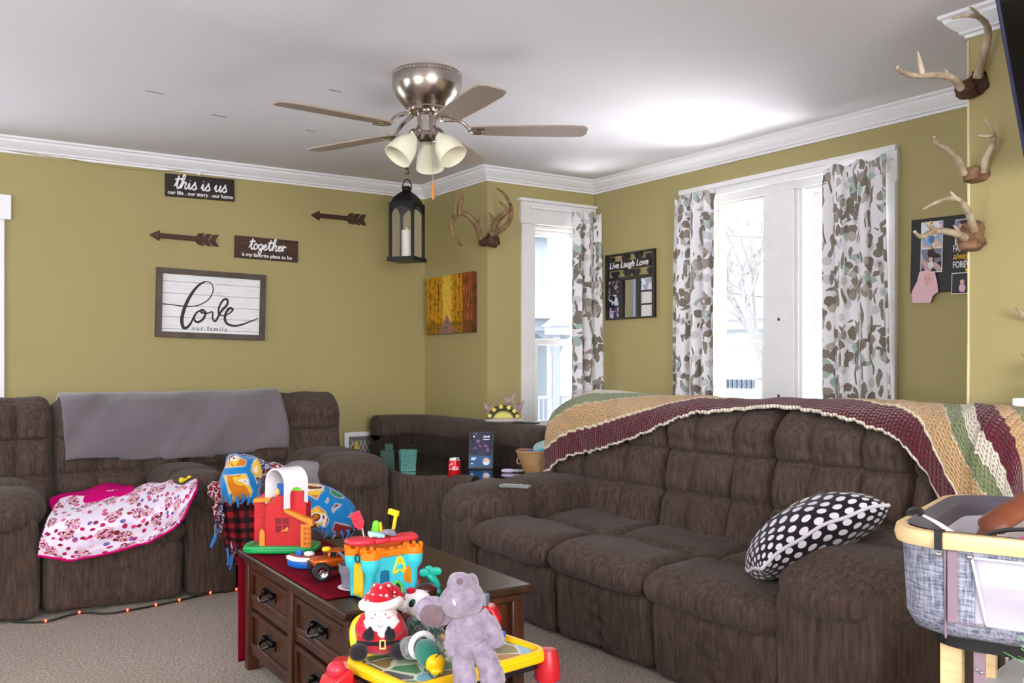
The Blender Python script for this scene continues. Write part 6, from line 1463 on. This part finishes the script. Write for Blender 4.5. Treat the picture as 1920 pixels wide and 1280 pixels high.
# ---- white plush with shaggy grey coat
mat('shaggy_grey', srgb(150, 148, 154), 1, var=.5, vscale=70, vcol=srgb(84, 86, 92), bump=1, bscale=160, sheen=.3); mat('deep_green', srgb(12, 106, 92), .9, sheen=.4); mat('felt_green', srgb(28, 96, 60), .9, var=.5, vscale=60)
p = on_tray(792, 1225); wp_ = thing('shaggy_plush', 'white headed plush with green eyes and shaggy grey coat behind the duck plush', 'plush toy', (p.x+.02, p.y+.06, ZT), R(FACE))
b = MB(); b.puff((-.005, .01, .115), (.040, .036, .035), 2.1, 12, fn=lambda pt, q: pt*(1+.03*noise1(q[0]*9+q[2]*7, 2))); b.puff((-.045, -.006, .108), (.024, .018, .016), 2.1, 8); hd = b.build('head', 'plush_white', wp_)
MB().ell((-.014, -.022, .122), (.009, .006, .012), 6, rot=(0, .5, 0)).build('eye', mat('eye_green', srgb(10, 60, 58), .2), hd)
MB().tube(cr([(-.062, -.020, .110), (-.052, -.026, .104), (-.040, -.027, .098)], 4), .0028, 5).build('mouth', 'plush_black', hd)
b = MB(); b.puff((-.020, .0, .150), (.014, .010, .010), 2, 6); b.build('red_hat', 'plush_red', hd)
b = MB(); b.puff((.012, -.01, .045), (.050, .040, .045), 2.1, 12)
random.seed(12)
for i in range(170):
    a = random.uniform(0, 2*math.pi); c = random.uniform(-.2, 1); q = Vector((.012+.048*math.cos(a)*math.sqrt(max(0, 1-c*c)), -.01+.038*math.sin(a)*math.sqrt(max(0, 1-c*c)), .045+.043*c)); d = (q-Vector((.012, -.01, .06))).normalized()
    b.tube(cr([q, q+d*.010+Vector((0, 0, -.006)), q+d*.016+Vector((random.uniform(-.006, .006), 0, -.020))], 3), [.0028, .0008], 4, caps=False)
b.build('shaggy_coat', 'shaggy_grey', wp_)
b = MB(); random.seed(5)
for i in range(16): 
    q = Vector((.020+random.uniform(-.03, .03), -.046+random.uniform(-.01, .004), .055+random.uniform(-.02, .03))); b.tube(cr([q, q+Vector((random.uniform(-.01, .01), -.006, .008)), q+Vector((random.uniform(-.02, .02), -.004, -.012))], 3), .0016, 4)
b.build('tinsel', 'felt_green', wp_)
# ---- duck plush
p = on_tray(806, 1248); dk = thing('duck_plush', 'mallard duck plush with dark green head and yellow beak lying on the play table', 'plush toy', (p.x, p.y, ZT), R(FACE))
ra = (0, R(0), 0)
b = MB(); b.puff((-.004, -.010, .034), (.030, .045, .032), 2.2, 12, rot=(R(14), 0, R(28))); b.build('head', 'deep_green', dk)
b = MB(); b.tube([Vector((-.022, .024, .044))+Matrix.Rotation(R(28), 3, 'Z') @ Vector((.030*math.cos(a), .0, .030*math.sin(a))) for a in [2*math.pi*i/22 for i in range(23)]], .008, 7); b.build('collar', 'plush_white', dk)
b = MB(); b.puff((-.048, .052, .030), (.036, .045, .028), 2.2, 10, rot=(0, 0, R(28))); b.build('body', 'shaggy_grey', dk)
b = MB(); b.puff((.018, -.052, .022), (.024, .018, .024), 2.2, 9, rot=(R(14), 0, R(28))); b.puff((.022, -.062, .008), (.016, .012, .010), 2.2, 6); bkk = b.build('beak', 'play_yellow', dk)
b = MB().tube(cr([(.000, -.060, .020), (.006, -.072, .002), (.020, -.078, -.004), (.032, -.074, .008)], 4), .0012, 4).tube(cr([(.000, -.060, .022), (.016, -.066, .040), (.045, -.045, .056)], 4), .0012, 4); b.build('stitching', 'plush_black', bkk)
# ---- lavender grey elephant plush
fu = NT('lavender_fur', rough=1, spec=.05, sheen=.5); v = fu.coord()
fu.color(fu.ramp(fu.noise(v, 30, 5, .65), [(.32, srgb(112, 98, 116)), (.68, srgb(158, 144, 164))])).bump(fu.noise(v, 120, 4, .7), .8, .006)
mat('inner_ear', srgb(112, 90, 98), .95, sheen=.4, var=.3, vscale=50)
p = at_s(872, 1235, 2.18)
el = thing('elephant_plush', 'lavender grey plush elephant with raised trunk hanging over the front of the play table', 'plush toy', (p.x, p.y, ZT), R(FACE+3))
ec = Vector((0, 0, 0))
K_ = 2.18/1743
def EP(px, py, d=0): # local frame of the plush, from the picture plane at its own depth
    return Vector(((px-872)*K_, d, CH+(680-py)*K_-ZT))
def fz_(pt, q): return pt*(1+.035*noise1(q[0]*5+q[2]*4, 2)+.02*noise1(q[1]*9+q[0]*7, 4))
b = MB().puff(EP(866, 1124), (.052, .046, .040), 2.2, 14, fn=fz_, rot=(0, R(-12), 0)); b.puff(EP(862, 1098, -.008), (.030, .028, .034), 2.3, 10); b.puff(EP(860, 1086, -.014), (.024, .022, .020), 2.3, 10); hd = b.build('head', 'lavender_fur', el)
b = MB().puff(EP(862, 1083, -.034), (.008, .004, .008), 2.3, 6); b.build('trunk_tip', 'inner_ear', hd)
b = MB().puff(EP(815, 1144, .0), (.045, .016, .034), 2.3, 12, rot=(0, R(10), 0), fn=fz_); er = b.build('ear', 'lavender_fur', el)
MB().puff(EP(812, 1150, -.012), (.030, .009, .026), 2.3, 9, rot=(0, R(10), 0)).build('ear_lining', 'inner_ear', er)
b = MB().puff(EP(884, 1104, .03), (.018, .016, .03), 2.3, 8); b.build('ear', 'lavender_fur', el)
MB().ell(EP(852, 1120, -.044), (.0036, .003, .0075), 5, rot=(0, R(-20), 0)).build('eye', mat('eye_highlight', srgb(236, 232, 244), .1), hd)  # white bead standing in for the highlight on the eye
b = MB().puff(EP(882, 1186, .004), (.046, .040, .062), 2.4, 14, fn=lambda pt, q: fz_((pt if isinstance(pt, Vector) else Vector(pt)), q)*1); b.build('body', 'lavender_fur', el)
b = MB().tube(cr([EP(862, 1158), EP(852, 1180, -.004), EP(848, 1202, -.010), EP(852, 1222, -.014)], 6), [.018, .020, .019, .015], 14); b.build('arm', 'lavender_fur', el)
b = MB().tube(cr([EP(896, 1150), EP(914, 1172, -.004), EP(926, 1196, -.010), EP(930, 1210, -.012)], 6), [.022, .026, .024, .018], 14); b.build('arm', 'lavender_fur', el)
b = MB().tube(cr([EP(872, 1205, -.014), EP(868, 1232, -.022), EP(872, 1262, -.030), EP(876, 1284, -.034)], 6), [.024, .026, .028, .024], 14); b.puff(EP(878, 1290, -.044), (.030, .034, .022), 2.3, 8); b.build('leg', 'lavender_fur', el)
b = MB().tube(cr([EP(896, 1205, -.014), EP(912, 1232, -.022), EP(922, 1262, -.030), EP(926, 1284, -.034)], 6), [.026, .027, .030, .026], 14); b.puff(EP(928, 1290, -.044), (.032, .034, .022), 2.3, 8); b.build('leg', 'lavender_fur', el)
# ---- red toy vehicle with a grey box on the roof
p = on_tray(925, 1196); rv = thing('toy_fire_truck', 'red toy truck with black window and blue step behind the plush elephant', 'toy truck', (p.x-.01, p.y+.015, ZT), R(FACE-8))
MB().prism([(-.055, .010), (.034, .010), (.036, .058), (.020, .088), (-.010, .094), (-.055, .090)], -.028, .028, 'xz').build('truck_body', 'toy_red', rv, bevel=.006, seg=3, smooth=True, angle=30)
MB().prism([(.002, .052), (.026, .046), (.025, .060), (.013, .080), (.002, .080)], -.0295, .0295, 'xz').build('window', 'toy_black', rv, smooth=False)
MB().box(.034, -.014, .034, .006, .012, .012).build('headlight', 'toy_white', rv, bevel=.002)
MB().puff((.032, -.010, .010), (.020, .024, .010), 4, 6).build('step', 'toy_blue', rv)
for x in (-.038, .006):
    for sg in (-1, 1): MB().lathe([(.0, -.006), (.014, -.006), (.016, 0), (.014, .006), (0, .006)], (x, sg*.028, .016), 16, rot=(R(90), 0, 0)).build('wheel', 'toy_black', rv)
gb_ = thing('grey_toy_box', 'small grey and orange toy box resting on top of the red toy truck', 'toy box', (rv.location.x-.022, rv.location.y+.002, ZT+.094), R(FACE-14))
MB().bb(-.020, .022, -.018, .018, 0, .030).build('box_body', mat('box_slate', srgb(112, 118, 136), .4), gb_, bevel=.003, smooth=False)
MB().bb(-.024, -.019, -.016, .016, .002, .026).build('orange_side', 'toy_bright_orange', gb_, bevel=.001, smooth=False)
b = MB(); 
for k in range(3): b.cyl((-.012+k*.012, 0, .030), (-.012+k*.012, 0, .037), .005, n=12)
b.build('pegs', 'chrome', gb_)
# ================================================================ bassinet
BR = R(20); bw, bl_, BZ = .305, .47, .85
BC = Vector((1.615, 1.09, 0))+Matrix.Rotation(BR, 3, 'Z') @ Vector((bw, -bl_, 0))
bs = thing('bassinet', 'grey fabric bedside bassinet with pale wooden rim and mesh window at the right edge', 'bassinet', BC, BR)
pale = NT('pale_wood', rough=.5, spec=.3); v = pale.coord(scale=(3, 3, 30)); pale.color(pale.ramp(pale.noise(v, 3, 4, .6), [(.3, srgb(206, 172, 126)), (.7, srgb(228, 198, 152))]))
lin = NT('grey_linen', rough=.95, spec=.1); v1 = lin.coord(scale=(30, 30, 220)); v2 = lin.coord(scale=(220, 220, 26))
lin.color(lin.ramp(lin.math('MULTIPLY', lin.math('ADD', lin.noise(v1, 1, 3, .6), lin.noise(v2, 1, 3, .6)), .5), [(.40, srgb(84, 88, 104)), (.60, srgb(158, 160, 176))])).bump(lin.noise(v1, 1, 2), .3, .002)
mat('grey_trim', srgb(92, 86, 96), .9); mat('strap_mauve', srgb(132, 112, 122), .9); mat('mesh_white', srgb(220, 214, 232), .9, alpha=.50); mat('lining_white', srgb(214, 212, 224), .9)
def ringp(w_, l_, r_, z, n=7): return [Vector((x, y, z)) for x, y in rrect(w_, l_, r_, n)]
def band(bm, rings, close=True):
    n = len(rings[0]); vs = [p_ for r_ in rings for p_ in r_]
    fs = [(i*n+k, i*n+(k+1) % n, (i+1)*n+(k+1) % n, (i+1)*n+k) for i in range(len(rings)-1) for k in range(n)]
    bm.add(vs, fs)
# wooden rim: flat band, rounded corners
b = MB(); band(b, [ringp(bw, bl_, .095, BZ-.030), ringp(bw+.004, bl_+.004, .099, BZ-.015), ringp(bw, bl_, .095, BZ), ringp(bw-.020, bl_-.020, .08, BZ), ringp(bw-.022, bl_-.022, .08, BZ-.030), ringp(bw, bl_, .095, BZ-.030)]); b.build('wooden_rim', 'pale_wood', bs, angle=50)
# mesh window opening in the near long side (local -x)
wy0, wy1, wz0, wz1 = -.33, .315, BZ-.165, BZ-.042
def shell(w_, l_, mname, name, zb, win=True, taper=.0):
    bmm = MB(); lv = [BZ-.026, wz1, wz0, zb+.035, zb+.010, zb]
    n = 7
    rr = []
    for z in lv:
        t = (BZ-z)/.26; k = .012*t+(.030 if z < zb+.008 else (.010 if z < zb+.02 else 0)); rr.append([Vector((x, y, z)) for x, y in rrect_s(w_-k, l_-k, .085)])
    m_ = len(rr[0]); vs = [p_ for r_ in rr for p_ in r_]; fs = []
    for i in range(len(lv)-1):
        for k in range(m_):
            a, c = rr[i][k], rr[i][(k+1) % m_]
            mid = (a+c)/2
            if win and i == 1 and mid.x < -w_+.03 and wy0 < mid.y < wy1: continue
            fs.append((i*m_+k, i*m_+(k+1) % m_, (i+1)*m_+(k+1) % m_, (i+1)*m_+k))
    bmm.add(vs, fs); return bmm.build(name, mname, bs, angle=60, solid=.004)
def rrect_s(w_, l_, r_):
    """rounded rectangle with extra points along the long sides so the window edges land on them"""
    out = []; n = 7
    ys = [wy1, .1, -.1, wy0]
    for cx, cy, a0_ in ((w_-r_, l_-r_, 0), (-w_+r_, l_-r_, 90), (-w_+r_, -l_+r_, 180), (w_-r_, -l_+r_, 270)):
        for k in range(n+1): a = R(a0_+90*k/n); out.append((cx+r_*math.cos(a), cy+r_*math.sin(a)))
        if a0_ == 90: out += [(-w_, y) for y in ys]
        if a0_ == 270: out += [(w_, y) for y in ys[::-1]]
    return out
shell(bw-.012, bl_-.012, 'grey_linen', 'fabric_body', BZ-.205)
b = MB(); b.grid(lambda u, v_: Vector((-(bw-.012)+.003+.012*((1-v_)*.15+.05)*1.0+.002, wy1+(wy0-wy1)*u, wz0+(wz1-wz0)*v_)), 8, 4); b.build('mesh_window', 'mesh_white', bs)
xw = -(bw-.012)-.003
b = MB().tube([(xw, wy1+.004, wz1), (xw+.008, wy1-.02, wz0)], .0028, 6).tube([(xw+.008, wy1-.02, wz0), (xw+.008, wy0, wz0)], .0028, 6).tube([(xw, wy1, wz1), (xw, wy0, wz1)], .0022, 6); b.build('window_piping', 'lining_white', bs)
b = MB().prism(rrect(bw-.06, bl_-.06, .08), BZ-.23, BZ-.203, 'xy'); b.build('bottom_board', 'toy_black', bs, smooth=False)
b = MB(); band(b, [ringp(bw-.016, bl_-.016, .10, BZ+.002), ringp(bw-.045, bl_-.045, .085, BZ-.010), ringp(bw-.050, bl_-.050, .08, BZ-.040)]); b.build('rim_binding', 'grey_trim', bs)
b = MB(); band(b, [ringp(bw-.048, bl_-.048, .08, BZ-.030), ringp(bw-.052, bl_-.052, .08, BZ-.10)]); b.build('lining', 'lining_white', bs)
MB().prism(rrect(bw-.055, bl_-.055, .08), BZ-.20, BZ-.185, 'xy').build('mattress', 'lining_white', bs, bevel=.006)
# vertical zip strip, seam, snaps and the black strap over the rim
ys_ = .352
b = MB().box(-(bw-.012)-.003, ys_, BZ-.100, .004, .017, .135); b.build('zip_strip', 'strap_mauve', bs, bevel=.001, smooth=False)
b = MB().tube([(-(bw-.012)-.003, ys_+.013, BZ-.03), (-(bw-.020)-.003, ys_+.013, BZ-.20)], .0022, 6).tube([(-(bw-.012)-.002, ys_+.01, BZ-.166), (-(bw-.012)-.002, wy1-.02, BZ-.168)], .0018, 6); b.build('seam', 'strap_mauve', bs)
b = MB()
for yy in (.376, .322): b.ell((-(bw-.012)-.005, yy, BZ-.042), (.003, .0055, .0055), 4)
b.build('snaps', 'chrome', bs)
b = MB().box(-bw-.004, .374, BZ-.014, .006, .014, .036).box(-bw+.010, .374, BZ+.002, .030, .014, .003); b.build('rim_strap', 'toy_black', bs, bevel=.001, smooth=False)
b = MB().puff((-bw+.21, bl_-.008, BZ-.002), (.040, .016, .014), (3, 3, 3), 8, rot=(0, 0, R(4))); b.build('rim_catch', 'toy_black', bs)
# legs
for x, y, nm in ((-.20, .37, 'leg'), (.20, .37, 'leg'), (-.20, -.30, 'leg'), (.20, -.30, 'leg')):
    MB().bb(x-.013, x+.013, y-.02, y+.02, 0, BZ-.225).build('leg', 'pale_wood', bs, bevel=.002, smooth=False)
b = MB().bb(-.20, .20, -.315, -.285, .0, .03).bb(-.20, .20, .355, .385, 0, .03); b.build('foot_bar', 'pale_wood', bs, smooth=False, weld=False)
b = MB().bb(-.235, -.231, .305, .326, BZ-.31, BZ-.21); s_ = b.build('hanging_strap', 'strap_mauve', bs, smooth=False)
MB().ell((-.237, .312, BZ-.27), (.002, .003, .003), 3).ell((-.237, .320, BZ-.266), (.002, .003, .003), 3).build('strap_snap', 'chrome', s_)
MB().bb(-.236, -.230, .304, .327, BZ-.33, BZ-.308).build('strap_end', 'toy_black', s_, smooth=False)
# contents
def inb(x, y, z): return Matrix.Translation(BC) @ Matrix.Rotation(BR, 4, 'Z') @ Vector((x, y, z))
mat('brown_leather', srgb(128, 68, 38), .45, var=.35, vscale=7, vcol=srgb(84, 40, 24)); mat('blanket_cream', srgb(224, 210, 206), .95, sheen=.3, bump=.3, bscale=60); mat('pink_bright', srgb(236, 96, 170), .6)
lb = thing('leather_bag', 'brown leather bag lying in the bassinet', 'bag', inb(.05, .10, BZ-.1), BR)
b = MB().tube(cr([(-.28, .22, .055), (-.20, .20, .105), (-.11, .13, .140), (-.03, .0, .155), (.03, -.2, .150)], 8), [.018, .030, .040, .05, .055], 14, flat=.6); b.build('bag_body', 'brown_leather', lb)
MB().puff((-.10, .02, .165), (.05, .10, .016), 2.5, 8, rot=(0, .2, 0)).build('flap', mat('leather_dark', srgb(88, 38, 26), .45), lb)
cl = MB(); lump(cl, inb(-.02, .06, BZ-.09), (.17, .27, .10), 5, 2.4, .08, 18, rot=(0, 0, BR)); tag(cl.build('cream_blanket', 'blanket_cream', angle=180), 'bunched cream blanket filling the bassinet', 'blanket')
b = MB(); lump(b, inb(-.245, .20, BZ-.012), (.025, .05, .020), 7, 2.5, .05, 9); tag(b.build('pink_pouch', 'pink_bright'), 'bright pink pouch in the bassinet beside the leather bag', 'pouch')
b = MB().tube([inb(*q) for q in cr([(-.255, .32, BZ-.03), (-.25, .29, BZ+.002), (-.245, .20, BZ+.014), (-.24, .05, BZ+.010)], 6)], .004, 6); tag(b.build('black_cable', 'toy_black'), 'thin black cable over the cream blanket in the bassinet', 'cable')
b = MB().tube([inb(*q) for q in cr([(-.215, .42, BZ+.016), (-.225, .39, BZ+.004), (-.235, .35, BZ-.02)], 6)], [.004, .010], 8, flat=.5); tag(b.build('thermometer', 'plush_skin'), 'pinkish pointed stick leaning at the near end inside the bassinet', 'baby item')
# ---- white storage bin and green plant below the bassinet
wb_c = on_z(1905, 1268, .40)
bn = thing('storage_bin', 'pale grey lidded bin on the floor beneath the bassinet', 'bin', (2.15, 1.02, 0), R(12))
MB().prism([(-.17, 0), (.17, 0), (.19, .42), (-.19, .42)], -.17, .14, 'xz').build('bin_body', mat('bin_grey', srgb(96, 98, 92), .5), bn, bevel=.01)
MB().bb(-.20, .20, -.18, .15, .42, .445).build('lid', mat('bin_white', srgb(206, 210, 222), .4), bn, bevel=.008)
q_ = at_s(1935, 1226, 1.32)
pl_ = thing('grass_plant', 'bright green artificial grass plant on a tall stand at the lower right edge', 'plant', (q_.x+.02, q_.y-.014, 0), 0)
MB().cyl((0, 0, 0), (0, 0, .66), .012, n=12).cyl((0, 0, 0), (0, 0, .015), .07, n=20).cyl((0, 0, .655), (0, 0, .665), .05, n=20).build('stand', 'black_metal', pl_)
MB().lathe([(0, .665), (.025, .665), (.033, .715), (.030, .72), (0, .712)], n=18).build('pot', 'pot_white', pl_)
b = MB(); grass(b, Vector((0, 0, .71)), 70, .055, .065, 9, .0035); b.build('leaves', 'leaf_bright', pl_)
